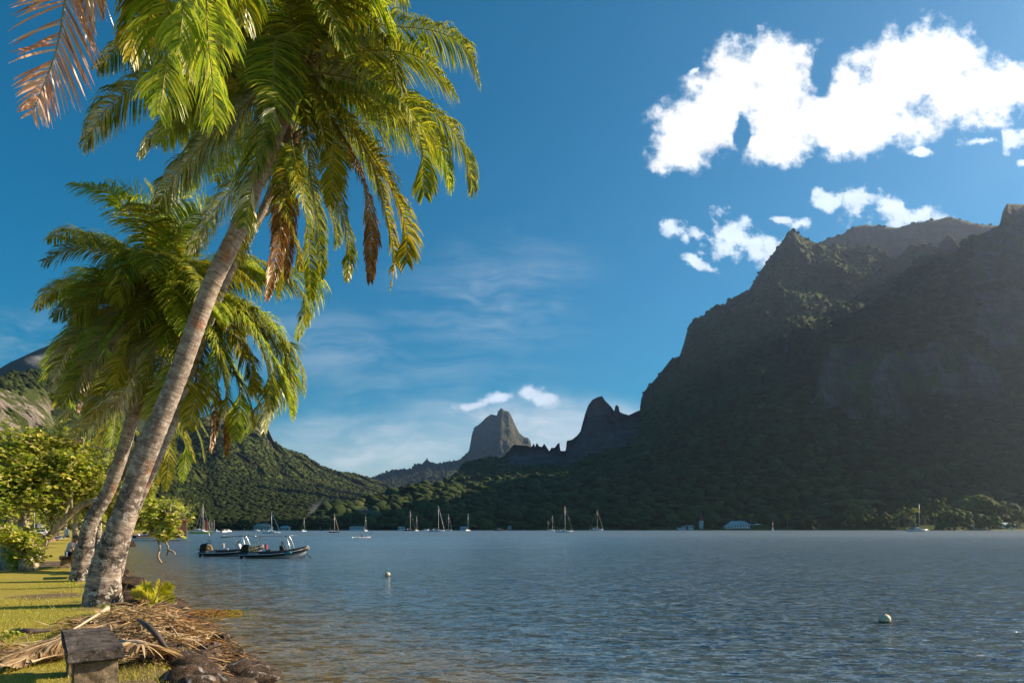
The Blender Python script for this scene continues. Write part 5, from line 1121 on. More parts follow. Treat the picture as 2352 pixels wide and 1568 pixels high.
# ------------------------------------------------------------------ road, posts, cars
M_ASPH = material('asphalt', lambda n, b: (n.put(b.inputs['Base Color'], n.mix(n.mapr(n.noise(n.new('ShaderNodeNewGeometry').outputs['Position'], 1.2, 6, 0.7), 0.3, 0.7), (0.05, 0.042, 0.042), (0.10, 0.085, 0.08))),
                                            n.put(b.inputs['Normal'], n.bump(n.noise(n.new('ShaderNodeNewGeometry').outputs['Position'], 30, 4, 0.7), 0.4, 0.02))), 0.9, 0.2)
M_LINE = paint('road_paint', (0.70, 0.68, 0.64), 0.7, 0.1, 3)
RE = smooth_path([(-16,18,0), (-24,30,0), (-34.5,46,0), (-49,70,0), (-62,92,0), (-77,117,0), (-100,150,0), (-126,190,0), (-160,250,0)], 90)
def ribbon(name, o0, o1, z, mat, dash=None):
    T = np.gradient(RE, axis=0); T /= np.linalg.norm(T, axis=1)[:, None]; Nn = np.stack([-T[:, 1], T[:, 0], T[:, 2]*0], -1)
    A = RE+Nn*o0; B = RE+Nn*o1; V = np.stack([A, B], 1).reshape(-1, 3)+[0, 0, z]
    Q = [(2*i, 2*i+1, 2*i+3, 2*i+2) for i in range(len(RE)-1) if dash is None or i % dash < dash/2]
    o = npmesh(name, V, np.array(Q), mat, smooth=False); return tag(o, kind='structure')
ribbon('road', -0.3, 7.2, 0.045, M_ASPH); ribbon('road_marking', 0.0, 0.18, 0.051, M_LINE); ribbon('road_marking', 3.4, 3.55, 0.051, M_LINE, 4)
kb = MB()
for i in range(len(RE)-1):
    a, b_ = RE[i], RE[i+1]; d = b_-a; n_ = np.array([d[1], -d[0], 0]); n_ /= np.linalg.norm(n_); p = [a+n_*0.3, b_+n_*0.3, b_+n_*0.48, a+n_*0.48]
    kb.add([*(q+[0,0,-0.05] for q in p), *(q+[0,0,0.12] for q in p)], [(4,5,6,7), (0,1,5,4), (3,2,6,7), (0,3,7,4), (1,2,6,5)])
tag(kb.build('kerb', M_CL), kind='structure')
M_POST = paint('grey_post', (0.33, 0.31, 0.28), 0.7, 0.2, 3)
for (u, v, h, r, lab) in [(78.5, 1250, 5.5, 0.07, 'thick grey post nearest the leaning tree, by the road edge'), (86.5, 1236, 6.5, 0.05, 'thin grey post left of the triangular sign'), (103.5, 1233, 6.2, 0.05, 'thin grey post rising behind the white car roof'),
                          (119.6, 1234, 6.2, 0.05, 'thin pale post right of the white car'), (148.5, 1234, 6.0, 0.055, 'pale yellowish post just left of the utility box'), (23.5, 1236, 6.5, 0.08, 'white-painted post at far left behind the leaves')]:
    p = G(u, v, 0.0); t = empty('roadside_post', p, label=lab, cat='post', group='posts along the road')
    MB().tube([(0,0,-0.1),(0,0,h)], [r, r*0.85], 12).build('pole', M_POST, t, True); MB().lathe([(r*1.7,0),(r*1.7,0.12),(r*1.1,0.16)], n=12).build('footing', M_CL, t)
sg = empty('road_sign', G(91, 1236), R(25), label='triangular road sign seen from behind, beside the white car', cat='road sign')
MB().tube([(0,0,-0.1),(0,0,2.7)], 0.035, 8).build('pole', M_POST, sg, True); tri = MB().side([(-0.52,1.75),(0.52,1.75),(0,2.65)], -0.06, -0.04).build('sign_plate', paint('grey_metal_back', (0.42, 0.42, 0.43), 0.5), sg, bevel=0.01)
ub = empty('utility_box', G(153, 1233.5), R(20), label='small white utility cabinet on a concrete foot right of a pale post', cat='utility box')
MB().box((0,0,0.16),(0.85,0.5,0.40)).build('footing', M_CL, ub); cb = MB().box((0,0,0.94),(0.78,0.42,1.15)).build('cabinet', paint('cabinet_white', (0.60,0.60,0.56), 0.6), ub, bevel=0.02); MB().box((0,-0.215,0.92),(0.62,0.012,0.95)).build('door', paint('cabinet_door', (0.48,0.49,0.46), 0.6), ub)
cn = empty('traffic_cone', G(121.5, 1242.5), label='pink and white traffic cone with orange base at the road edge', cat='traffic cone')
MB().box((0,0,0.09),(0.42,0.42,0.06)).build('base', paint('cone_orange', (0.75,0.16,0.05), 0.5), cn); MB().lathe([(0.17,0.12),(0.135,0.3),(0.10,0.52),(0.05,0.82),(0.03,0.83)], n=16).build('cone_body', paint('cone_pink', (0.72,0.22,0.42), 0.5), cn, True); MB().lathe([(0.137,0.31),(0.104,0.5)], n=16).build('reflective_band', M_WHITE, cn, True)
def car(loc, rz, col, label):
    t = empty('parked_car', loc, rz, label=label, cat='car'); m = paint('car_paint', col, 0.25, 0.03, 3, 0.6); gm = paint('car_glass', (0.02,0.03,0.04), 0.08, 0.1)
    bd = MB(); prof = [(-2.0,0.35),(-2.02,0.75),(-1.93,1.0),(-1.85,1.02),(-1.5,1.42),(-1.1,1.48),(0.1,1.46),(0.85,1.02),(1.75,0.88),(2.02,0.65),(2.02,0.35)]
    n = len(prof); V = []
    for (w0, ins) in ((-0.86, 1), (-0.80, 0), (0.80, 0), (0.86, 1)):
        for (x, z) in prof: yy_ = (w0 if z < 1.05 else math.copysign(0.66 if ins else 0.62, w0)); V.append((x*(0.985 if not ins else 0.97), yy_*(1 if ins else 0.99), z if ins else z*1.01))
    # simple loft: side, top shell, side
    Fc = [tuple(range(n-1,-1,-1)), tuple(range(3*n, 4*n))]
    for k in range(3):
        for i in range(n): j = (i+1) % n; Fc.append((k*n+i, k*n+j, (k+1)*n+j, (k+1)*n+i))
    bd.add(V, Fc); bo_ = bd.build('body', m, t, bevel=0.05)
    MB().add([(-1.885,-0.56,1.06),(-1.885,0.56,1.06),(-1.53,0.50,1.41),(-1.53,-0.50,1.41)], [(0,3,2,1)]).build('rear_window', gm, t)
    for s in (-1,1):
        MB().add([(-1.40,s*0.845,1.06),(0.70,s*0.845,1.06),(0.10,s*0.675,1.40),(-1.25,s*0.675,1.40)], [(0,1,2,3)] if s < 0 else [(3,2,1,0)]).build('side_window', gm, t)
        MB().box((-1.99,s*0.66,0.92),(0.06,0.24,0.16)).build('tail_light', paint('tail_light_red', (0.35,0.02,0.02), 0.3), t)
        for x in (-1.28, 1.25):
            wl = MB(); wl.tube([(x,s*0.62,0.32),(x,s*0.87,0.32)], 0.325, 20); w_ = wl.build('wheel', M_BLACK, t, True); MB().tube([(x,s*0.862,0.32),(x,s*0.885,0.32)], 0.2, 14).build('rim', paint('rim_grey', (0.5,0.5,0.52), 0.3, metal=1), w_, True)
    MB().box((-2.03,0,0.47),(0.10,1.55,0.24)).build('rear_bumper', paint('bumper_dark', (0.04,0.05,0.08), 0.5), t, bevel=0.03); MB().box((-2.09,0,0.56),(0.02,0.52,0.11)).build('number_plate', paint('plate_yellow', (0.70,0.48,0.06), 0.5), t)
    return t
car(tuple(P(93.5, 1235.8, 112)[:2])+(0.05,), R(125), (0.62,0.64,0.70), 'silver-white hatchback on the road, seen from behind with yellow plate')
car(tuple(P(90, 1230, 128)[:2])+(0.05,), R(125), (0.03,0.05,0.10), 'dark blue car almost hidden in front of the silver-white hatchback')

# ------------------------------------------------------------------ boats
M_GEL = paint('white_gelcoat', (0.58,0.60,0.63), 0.25, 0.05, 0.8, 0.6); M_GREYH = paint('grey_gelcoat', (0.40,0.41,0.42), 0.35, 0.08, 1); M_ALU = paint('bright_metal', (0.75,0.73,0.72), 0.22, 0.05, 2, metal=1.0); M_MAST = paint('mast_alloy', (0.62,0.60,0.57), 0.4, 0.05, 2, metal=0.4)
M_RUB = paint('black_hypalon', (0.025,0.025,0.028), 0.45, 0.2, 3); M_WHT = paint('white_trim', (0.75,0.75,0.75), 0.4, 0.03)
def hull_mesh(L, B, fb, draft=0.35, sheer=0.25, bow=1.0, transom=0.72, n=22, rake=0.12):
    V = []; m = 7
    for i in range(n):
        t = i/(n-1); x = -L/2+L*t
        w_ = B/2*(transom+(1-transom)*math.sin(min(1, t/0.45)*math.pi/2)) if t < 0.45 else B/2*max(0.015, math.cos(((t-0.45)/0.55)**1.6*math.pi/2))
        zt = fb*(1+sheer*(abs(t-0.35)/0.65)**2); kd = -draft*(1-t**3)
        xs = x+L*rake*max(0, t-0.8)*bow
        for (a, z) in ((0, kd), (0.55, kd*0.75), (0.85, -0.02), (0.96, zt*0.5), (1.0, zt)):
            V.append((x+(xs-x)*(z-kd)/(zt-kd)+0, w_*a, z))
    k = 5; Vr = [(x, -y, z) for x, y, z in V]; Fc = []
    for i in range(n-1):
        for j in range(k-1):
            a = i*k+j; Fc.append((a, a+1, a+k+1, a+k)); o = n*k; Fc.append((o+a, o+a+k, o+a+k+1, o+a+1))
    # deck and transom
    for i in range(n-1): a = i*k+k-1; o = n*k; Fc.append((a, o+a, o+a+k, a+k))
    Fc.append(tuple(range(k))+tuple(n*k+j for j in range(k-1, 0, -1)))
    return MB().add(V+Vr, Fc)
def sailboat(u, v, L, H, label, hullcol=None, rz=0.0, stripe=None, bag=None, bimini=None, genoa=None, spr=2, second=None, dinghy=False, mx=0.06, dodger=(0.75,0.76,0.78), B=None, detail=True, arch=False, awn=None):
    y = 2.4*F/(v-HV); p = P(u, v, y); p[2] = WZ
    t = empty('sailboat', p, rz, label=label, cat='sailboat', group='yachts moored in the bay'); B = B or L*0.3; fb = L*0.085
    hl = hull_mesh(L, B, fb).build('hull', M_GEL if hullcol is None else paint('hull_paint', hullcol, 0.35, 0.05, 0.5), t, True)
    if stripe: MB().box((-L*0.05, -B/2-0.02, fb*0.75), (L*0.7, 0.05, fb*0.16)).build('stripe', paint('hull_stripe', stripe, 0.4), hl)
    cb = MB().box((L*0.02, 0, fb*1.12+L*0.012), (L*0.36, B*0.55, L*0.045), taper=0.82).build('cabin', M_GEL, t, bevel=0.05)
    for s in (-1, 1): MB().box((L*0.02, s*B*0.262, fb*1.12+L*0.012), (L*0.26, 0.03, L*0.014)).build('cabin_window', M_BLACK, cb)
    r = 0.075+H*0.003; x0 = L*mx
    ms = MB().tube([(x0,0,fb), (x0-0.01*H,0,H)], [r, r*0.75], 8).build('mast', M_MAST, t, True)
    for q in ([0.36, 0.68] if spr == 2 else [0.5] if spr == 1 else []): MB().box((x0, 0, H*q), (0.10+L*0.006, B*0.5, 0.09)).box((x0, 0, H*q), (L*0.085, 0.12, 0.09)).build('spreader', M_MAST, ms)
    MB().tube([(x0, 0, fb+L*0.105), (x0-L*0.40, 0, fb+L*0.095)], 0.08, 6).build('boom', M_MAST, t, True)
    if bag: MB().add([(x0-0.05,-0.16,fb+L*0.11),(x0-0.05,0.16,fb+L*0.11),(x0-0.05,0,fb+L*0.175),(x0-L*0.40,-0.10,fb+L*0.10),(x0-L*0.40,0.10,fb+L*0.10),(x0-L*0.40,0,fb+L*0.125)], [(0,2,1),(3,4,5),(0,1,4,3),(1,2,5,4),(2,0,3,5)]).build('sail_cover', paint('sail_cover', bag, 0.8), t)
    rg_ = MB(); wr = 0.013*max(1, y/450)
    rg_.tube([(x0-0.01*H,0,H*0.98),(L*0.49,0,fb*1.2)], wr, 4).tube([(x0-0.01*H,0,H*0.99),(-L*0.48,0,fb*1.15)], wr, 4)
    for s in (-1,1): rg_.tube([(x0-0.01*H,0,H*0.95),(x0,s*B*0.25,H*0.36),(x0,s*B*0.46,fb)], wr, 4)
    rg_.build('rigging', M_MAST, t)
    if genoa: MB().tube([(x0-0.005*H+0.15,0,H*0.93),(L*0.47,0,fb*1.3)], [0.09,0.17], 6).build('furled_jib', paint('furled_sail', genoa, 0.8), t, True)
    if bimini: 
        bi = MB().box((-L*0.32,0,fb+L*0.135),(L*0.15,B*0.7,0.10)).build('bimini', paint('canvas', bimini, 0.8), t, bevel=0.03); f_ = MB()
        for sx in (-1,1):
            for s in (-1,1): f_.tube([(-L*0.32+sx*L*0.07,s*B*0.33,fb),(-L*0.32+sx*L*0.065,s*B*0.33,fb+L*0.135)], 0.04, 5)
        f_.build('bimini_frame', M_ALU, t)
    MB().add([(-L*0.13,-B*0.28,fb*1.1),(-L*0.13,B*0.28,fb*1.1),(-L*0.24,B*0.28,fb*1.1),(-L*0.24,-B*0.28,fb*1.1),(-L*0.18,-B*0.24,fb+L*0.085),(-L*0.18,B*0.24,fb+L*0.085),(-L*0.24,B*0.24,fb+L*0.09),(-L*0.24,-B*0.24,fb+L*0.09)], [(0,1,5,4),(4,5,6,7),(0,4,7,3),(1,2,6,5)]).build('sprayhood', paint('sprayhood', dodger, 0.8), t)
    rl = MB()
    for s in (-1,1):
        for q in np.linspace(-0.46, 0.40, 9): rl.tube([(L*q, s*B*0.44*(1 if q < 0.1 else max(0.1, 1-((q-0.1)/0.42)**1.6)), fb), (L*q, s*B*0.44*(1 if q < 0.1 else max(0.1, 1-((q-0.1)/0.42)**1.6)), fb+0.65)], wr, 4)
    for s in (-1,1): rl.tube([(L*q, s*B*0.44*(1 if q < 0.1 else max(0.1, 1-((q-0.1)/0.42)**1.6)), fb+0.65) for q in np.linspace(-0.46, 0.46, 12)], wr, 4)
    rl.build('guard_rail', M_ALU, t)
    if arch: MB().tube([(-L*0.44,-B*0.4,fb),(-L*0.46,-B*0.38,fb+L*0.13),(-L*0.46,B*0.38,fb+L*0.13),(-L*0.44,B*0.4,fb)], 0.06, 6).build('stern_arch', M_ALU, t, True)
    if second: MB().tube([(-L*0.33,0,fb),(-L*0.335,0,second)], [r*0.8,r*0.6], 6).build('mizzen_mast', M_MAST, t, True)
    return t
sailboat(1295.8, 1222.3, 10.8, 16.6, 'white yacht with tall bare mast and dark boom cover near the middle of the bay', bag=(0.02,0.02,0.025), bimini=(0.10,0.10,0.11), spr=2, mx=0.06)
sailboat(1003, 1220.6, 12.6, 20.3, 'large white yacht with a bright furled sail slanting from mast top to bow', genoa=(0.70,0.62,0.58), arch=True, mx=0.12)
sailboat(1029.5, 1218.6, 8.0, 18.5, 'smaller white yacht just right of the large white one', genoa=(0.25,0.3,0.35), bag=(0.4,0.42,0.45), spr=1)
sailboat(767, 1222.5, 6.2, 11.8, 'small dark red hulled yacht with tan furled sail and stern awning', hullcol=(0.13,0.012,0.02), genoa=(0.42,0.30,0.18), bimini=(0.65,0.62,0.58), spr=1, dodger=(0.7,0.6,0.6))
sailboat(624, 1224.7, 8.6, 10.6, 'white yacht with a blue furled sail, behind the right inflatable boat canopy', genoa=(0.03,0.14,0.28), bag=(0.6,0.6,0.6), spr=1, mx=0.0, arch=True)
sailboat(698, 1220.4, 7.5, 11.6, 'small blue-white yacht moored end on, left of the red hulled one', hullcol=(0.30,0.42,0.55), rz=R(70), spr=1, bag=(0.05,0.1,0.2))
sailboat(839.7, 1219.5, 9, 14.3, 'white yacht seen end on above the two paddlers', rz=R(80), spr=1)
sailboat(941, 1218.4, 13, 23, 'dark hulled yacht left of the large white one', hullcol=(0.015,0.017,0.025), bimini=(0.02,0.02,0.03), spr=1)
sailboat(957, 1218.8, 8, 15.8, 'small white yacht seen end on between the dark hulled and large white ones', rz=R(70), spr=1)
sailboat(1074.5, 1218.6, 10, 19, 'white yacht end on in front of the low white shed', rz=R(60), spr=1)
sailboat(1265.3, 1218.5, 9.5, 17, 'small two-masted yacht left of the tall bare-masted one', second=11, dodger=(0.05,0.16,0.3), spr=0, mx=0.2, rz=R(10))
sailboat(1369.5, 1218.1, 16.5, 25.5, 'white yacht with grey boom cover and blue-grey mast, right of the middle of the bay', bag=(0.28,0.26,0.28), genoa=(0.20,0.15,0.12), stripe=(0.08,0.14,0.3), spr=2, mx=0.08)
sailboat(2105.6, 1219.7, 18, 24.5, 'white yacht with teal canopy and blue boom cover near the sunlit trees at right', bag=(0.02,0.10,0.28), bimini=(0.02,0.36,0.36), dodger=(0.02,0.16,0.3), spr=2, mx=0.13)
# catamaran with lime hulls
yc = 2.4*F/(1225.2-HV); pc_ = P(462, 1225.2, yc); ct = empty('catamaran', (pc_[0], yc, WZ), label='catamaran with lime-green hulls and blue cabin trim at far left of the bay', cat='catamaran')
M_LIME = paint('lime_hull', (0.42,0.46,0.10), 0.35, 0.05)
for s in (-1, 1): MB_ = hull_mesh(9.2, 1.3, 1.0, 0.3, 0.1); MB_.v = [a+np.array([0, s*2.2, 0]) for a in MB_.v]; MB_.build('hull', M_LIME, ct, True)
MB().box((-0.3,0,1.12),(5.6,4.2,0.25)).build('bridge_deck', M_WHT, ct, bevel=0.05); cbn = MB().box((-0.6,0,1.6),(4.4,3.6,0.75), taper=0.72).build('cabin', M_GEL, ct, bevel=0.1); MB().box((-0.6,0,1.55),(4.25,3.5,0.28), taper=0.9).build('window_band', paint('blue_trim', (0.04,0.10,0.35), 0.3), cbn); MB().box((-2.0,0,2.25),(2.6,3.0,0.12)).build('hard_top', M_WHT, ct, bevel=0.04)
MB().tube([(0.9,0,1.2),(0.9,0,14.0)], [0.12,0.09], 8).build('mast', M_MAST, ct, True); MB().tube([(0.9,0,13.6),(4.5,0,1.2)], 0.03, 4).tube([(0.9,0,13.2),(-2,2.2,1.2)], 0.03, 4).tube([(0.9,0,13.2),(-2,-2.2,1.2)], 0.03, 4).build('rigging', M_MAST, ct)

def motorboat(u, v, L, label, rz=0, col=(0.72,0.73,0.75), cab=True, group=None, top=(0.72,0.73,0.75)):
    y = 2.4*F/(v-HV); p = P(u, v, y); t = empty('motorboat', (p[0], y, WZ), rz, label=label, cat='motorboat', group=group)
    hull_mesh(L, L*0.36, L*0.12, 0.25, 0.5).build('hull', paint('hull_paint', col, 0.35, 0.05), t, True)
    if cab:
        c_ = MB().box((L*0.0,0,L*0.20),(L*0.38,L*0.24,L*0.15), taper=0.8).build('cabin', M_GEL, t, bevel=0.05); MB().box((L*0.0,0,L*0.225),(L*0.37,L*0.245,L*0.045), taper=0.93).build('window', M_BLACK, c_); MB().box((-L*0.06,0,L*0.295),(L*0.44,L*0.26,L*0.02)).build('roof', paint('boat_roof', top, 0.5), t)
    MB().box((-L*0.52,0,L*0.10),(L*0.07,L*0.08,L*0.16), taper=0.7).build('outboard_motor', M_BLACK, t, bevel=0.02)
    return t
motorboat(495, 1221.6, 5.5, 'small white motorboat with canopy, next right of the catamaran', group='small motorboats at left')
motorboat(515, 1221.8, 6.0, 'white motorboat seen end on, brightest of the small ones at left', rz=R(75)); motorboat(524, 1220.8, 6.0, 'little white boat just right of the end-on motorboat', rz=R(60))
motorboat(1145.4, 1218.1, 10.5, 'small dark red motorboat lying low in front of the shaded forest', col=(0.22,0.03,0.04), top=(0.4,0.1,0.1))
motorboat(1282.5, 1218.9, 5.0, 'tiny tender boat between the two-masted yacht and the bare-masted one', rz=R(20), col=(0.5,0.45,0.4), cab=False)
db = motorboat(329, 1235.2, 5.0, 'dark hulled open boat moored in front of the wooden boathouse', col=(0.02,0.02,0.03), cab=False)
MB().ell((-1.3,0,0.75),(0.45,0.35,0.3)).build('white_cover', M_WHT, db, True); MB().ell((0.9,0,0.8),(1.1,0.5,0.32)).build('folded_canvas', paint('pale_canvas', (0.55,0.6,0.65), 0.7), db, True)
motorboat(1012, 1218.5, 5, 'small pale boat at the shore behind the large white yacht', cab=True, rz=R(10)); motorboat(977, 1218.3, 8, 'white motorboat berthed by the shore left of the large white yacht', rz=R(12))
motorboat(620, 1219.3, 6, 'pale skiff at the shore behind the blue-sailed yacht', cab=False); motorboat(588, 1219.6, 7, 'white boat drawn up at the shore before the big pale-roofed house', rz=R(8))

def text_mesh(s, size, mat, parent, M, name='lettering', ext=0.004):
    cu = bpy.data.curves.new('t', 'FONT'); cu.body = s; cu.size = size; cu.extrude = ext; cu.align_x = 'CENTER'; cu.align_y = 'CENTER'; cu.space_character = 1.1
    to = bpy.data.objects.new('t', cu); C.objects.link(to); bpy.context.view_layer.update()
    me = bpy.data.meshes.new_from_object(to.evaluated_get(bpy.context.evaluated_depsgraph_get())); bpy.data.objects.remove(to); me.transform(M)
    o = link(name, me, mat, parent, False); return o
def rib(u, v, y, label, canopy, seatcol, flag, fender, rz=0.0):
    p = P(u, v, y); t = empty('inflatable_boat', (p[0], y, WZ), rz, label=label, cat='inflatable boat', group='rigid inflatable boats moored off the bank')
    hb2 = []; L = 5.2
    path = [(-2.6,-0.78,0.32),(-1.5,-0.86,0.33),(0,-0.86,0.38),(1.2,-0.76,0.50),(2.0,-0.50,0.66),(2.42,-0.20,0.78),(2.52,0,0.81)]
    full = path+[(x,-y_,z) for x, y_, z in path[-2::-1]]
    sp_ = smooth_path(full, 60); rr = np.interp(np.linspace(0,1,60), [0,0.05,0.2,0.5,0.8,0.95,1], [0.10,0.21,0.23,0.19,0.23,0.21,0.10])
    tb = MB().tube(sp_, rr, 14).build('tube', M_RUB, t, True)
    st_ = smooth_path([(x*1.0, y_-0.225*(1 if y_ <= 0 else 1), z-0.02) for x, y_, z in path[:-1]]+[(2.72,0,0.76)], 30); MB().tube(st_, 0.022, 6).build('rubbing_strake', M_WHT, tb, True)
    st2 = st_*np.array([1,-1,1]); MB().tube(st2, 0.022, 6).build('rubbing_strake', M_WHT, tb, True)
    for s in (-1, 1):
        Mx = Matrix.Translation((-1.45, s*1.095, 0.40)) @ Matrix.Rotation(R(90), 4, 'X') if s < 0 else Matrix.Translation((-1.45, s*1.095, 0.40)) @ Matrix.Rotation(R(180), 4, 'Z') @ Matrix.Rotation(R(90), 4, 'X')
        text_mesh('FALCON', 0.20, M_WHT, tb, Mx, ext=0.012)
    hull = hull_mesh(4.7, 1.45, 0.30, 0.25, 1.0, 1.6); hull.build('hull', M_GREYH, t, True); MB().box((-0.3,0,0.27),(4.0,1.3,0.05)).build('deck', M_GREYH, t)
    MB().add([(2.45,-0.16,0.86),(2.75,0,0.88),(2.45,0.16,0.86),(2.3,0,0.98),(2.62,0,1.04)], [(0,1,4,3),(1,2,3,4),(0,3,2),(0,2,1)]).build('bow_cap', M_WHT, tb)
    ob = MB().add([( -2.2+dx, dy, z) for (dx, z, w_) in ((-0.55,0.30,0.12),(-0.60,0.55,0.16),(-0.52,0.95,0.2),(-0.30,1.12,0.2),(0.10,1.10,0.18),(0.22,0.85,0.17),(0.15,0.5,0.14),(-0.1,0.30,0.12)) for dy in (-w_, w_)],
        [tuple(range(0,16,2)), tuple(range(15,0,-2))]+[(2*i, 2*i+1, (2*i+3) % 16, (2*i+2) % 16) for i in range(8)]).build('outboard_motor', M_BLACK, t, bevel=0.05)
    MB().box((-2.75,0,0.12),(0.22,0.12,0.55)).box((-2.92,0,-0.08),(0.42,0.10,0.12)).box((-2.95,0,0.2),(0.3,0.3,0.03)).build('lower_unit', M_BLACK, ob, bevel=0.02)
    MB().tube([(-2.55+0.0,0,0.5),(-3.0,0,0.62)], 0.03, 6).build('tiller_ram', M_BLACK, ob)
    co = MB().add([(0.35,-0.3,0.3),(0.35,0.3,0.3),(0.95,0.3,0.3),(0.95,-0.3,0.3),(0.40,-0.28,0.95),(0.40,0.28,0.95),(0.62,0.26,1.10),(0.62,-0.26,1.10)], [(0,1,5,4),(4,5,6,7),(7,6,2,3),(0,4,7,3),(1,2,6,5)]).build('console', M_BLACK if seatcol[0] > 0.4 else M_GEL, t, bevel=0.03)
    MB().tube([(0.33+0.0, 0.14*math.cos(a), 0.92+0.14*math.sin(a)) for a in np.linspace(0, 6.28, 13)], 0.014, 5).build('steering_wheel', M_BLACK, co); MB().box((0.56,0,1.22),(0.05,0.46,0.26)).build('windscreen', paint('smoked_screen', (0.03,0.03,0.04), 0.1), co)
    se = MB().box((-0.55,0,0.52),(0.42,0.50,0.36), taper=0.9).build('seat', M_GEL if not seatcol[0] > 0.4 else paint('seat_grey', (0.10,0.11,0.12), 0.6), t, bevel=0.04); MB().box((-0.78,0,0.92),(0.09,0.46,0.40)).build('backrest', paint('seat_back', seatcol, 0.6), se, bevel=0.03)
    fr = MB()
    for s in (-1, 1):
        fr.tube(smooth_path([(1.35,s*0.62,0.5),(1.28,s*0.60,1.0),(1.10,s*0.52,1.5),(0.95,s*0.45,1.80)], 12), 0.035, 8); fr.tube(smooth_path([(1.18,s*0.62,0.5),(1.12,s*0.60,1.0),(0.98,s*0.52,1.5),(0.88,s*0.45,1.80)], 12), 0.03, 8)
        fr.tube([(1.10,s*0.6,1.0),(1.28,s*0.6,1.0)], 0.02, 6)
        if canopy == 'full': fr.tube(smooth_path([(-1.9,s*0.62,0.45),(-1.85,s*0.60,1.0),(-1.62,s*0.52,1.5),(-1.35,s*0.45,1.78)], 12), 0.028, 8); fr.tube(smooth_path([(-1.72,s*0.62,0.45),(-1.68,s*0.60,1.0),(-1.5,s*0.52,1.5),(-1.25,s*0.45,1.78)], 12), 0.022, 8)
        fr.tube([(-1.6 if canopy == 'full' else -0.7, s*0.45, 1.76 if canopy == 'full' else 1.70), (1.5 if canopy == 'full' else 1.2, s*0.45, 1.84)], 0.026, 6)
    for x in (-1.5, -0.5, 0.5, 1.4) if canopy == 'full' else (-0.6, 0.2, 1.1): fr.tube([(x,-0.45,1.80),(x,0.45,1.80)], 0.02, 6)
    fr.build('canopy_frame', M_ALU, t, True)
    if canopy == 'full': MB().add([(-1.95,-0.5,1.76),(1.2,-0.5,1.83),(1.85,0,1.82),(1.2,0.5,1.83),(-1.95,0.5,1.76),(-1.95,-0.5,1.79),(1.2,-0.5,1.86),(1.85,0,1.84),(1.2,0.5,1.86),(-1.95,0.5,1.79)], [(4,3,2,1,0),(5,6,7,8,9),(0,1,6,5),(1,2,7,6),(2,3,8,7),(3,4,9,8),(4,0,5,9)]).build('canopy', paint('grey_canopy', (0.34,0.32,0.34), 0.7), t)
    else: MB().tube([(-0.9,-0.3,1.64),(0.2,-0.3,1.76),(1.35,-0.3,1.80)], 0.05, 6).tube([(-0.9,0.3,1.64),(0.2,0.3,1.76),(1.35,0.3,1.80)], 0.05, 6).build('folded_canopy', M_BLACK, t, True)
    ri = MB().tube([(-1.75+0.03*math.sin(a), -0.55+0.0*a, 0.80) if False else (-1.75+0.20*math.cos(a), -0.60, 0.68+0.22*math.sin(a)) for a in np.linspace(0, 6.28, 19)], 0.075, 8).build('lifebuoy', paint('buoy_orange', (0.80,0.34,0.03), 0.5), t, True)
    MB().tube([(-2.05,-0.45,0.45),(-2.0,-0.45,1.05),(-1.95,0.45,1.05),(-2.0,0.45,0.45)], 0.022, 6).tube([(-1.75,-0.5,0.45),(-2.0,-0.45,1.05)], 0.02, 6).build('stern_frame', M_ALU, t, True)
    if flag:
        MB().tube([(-2.0,0,1.05),(-2.03,0,2.0)], 0.012, 5).build('flag_pole', M_BLACK, t); MB().box((-2.03,0,1.93),(0.10,0.10,0.26), taper=0.5).build('flag', M_WHT, t); MB().tube([(-2.2,-0.2,1.15),(-1.75,-0.2,1.15)], 0.03, 5).tube([(-2.1,-0.2,1.35),(-1.72,-0.2,1.35)], 0.02, 5).build('aerial_bracket', M_BLACK, t)
        MB().tube([(0.72+0.16*math.cos(a), -0.55, 1.42+0.22*math.sin(a)) for a in np.linspace(0, 6.28, 15)], 0.02, 5).build('hoop', M_ALU, t, True)
        dk = MB().add([(0.95,-0.2,0.6),(1.05,0.2,0.6),(0.75,0.2,1.2),(0.75,-0.2,1.2)], [(0,1,2,3)])
    if fender: MB().tube([(1.05,-1.02,0.40),(1.12,-1.02,0.42),(1.5,-0.98,0.48),(1.58,-0.97,0.50)], [0.05,0.12,0.12,0.05], 12).build('fender', paint('teal_fender', (0.02,0.14,0.20), 0.5), t, True); MB().tube([(2.5,0,0.35),(2.9,0,-0.05)], 0.03, 6).build('bow_line', M_BLACK, t)
    return t
rib(633, 1281, 55.8, 'black inflatable boat in front, with full grey canopy, red seat and teal fender', 'full', (0.55,0.06,0.08), False, True, R(2))
rib(534, 1279, 59.5, 'black inflatable boat behind, with folded canopy, white seat and a small flag', 'half', (0.30,0.31,0.33), True, False, R(2))
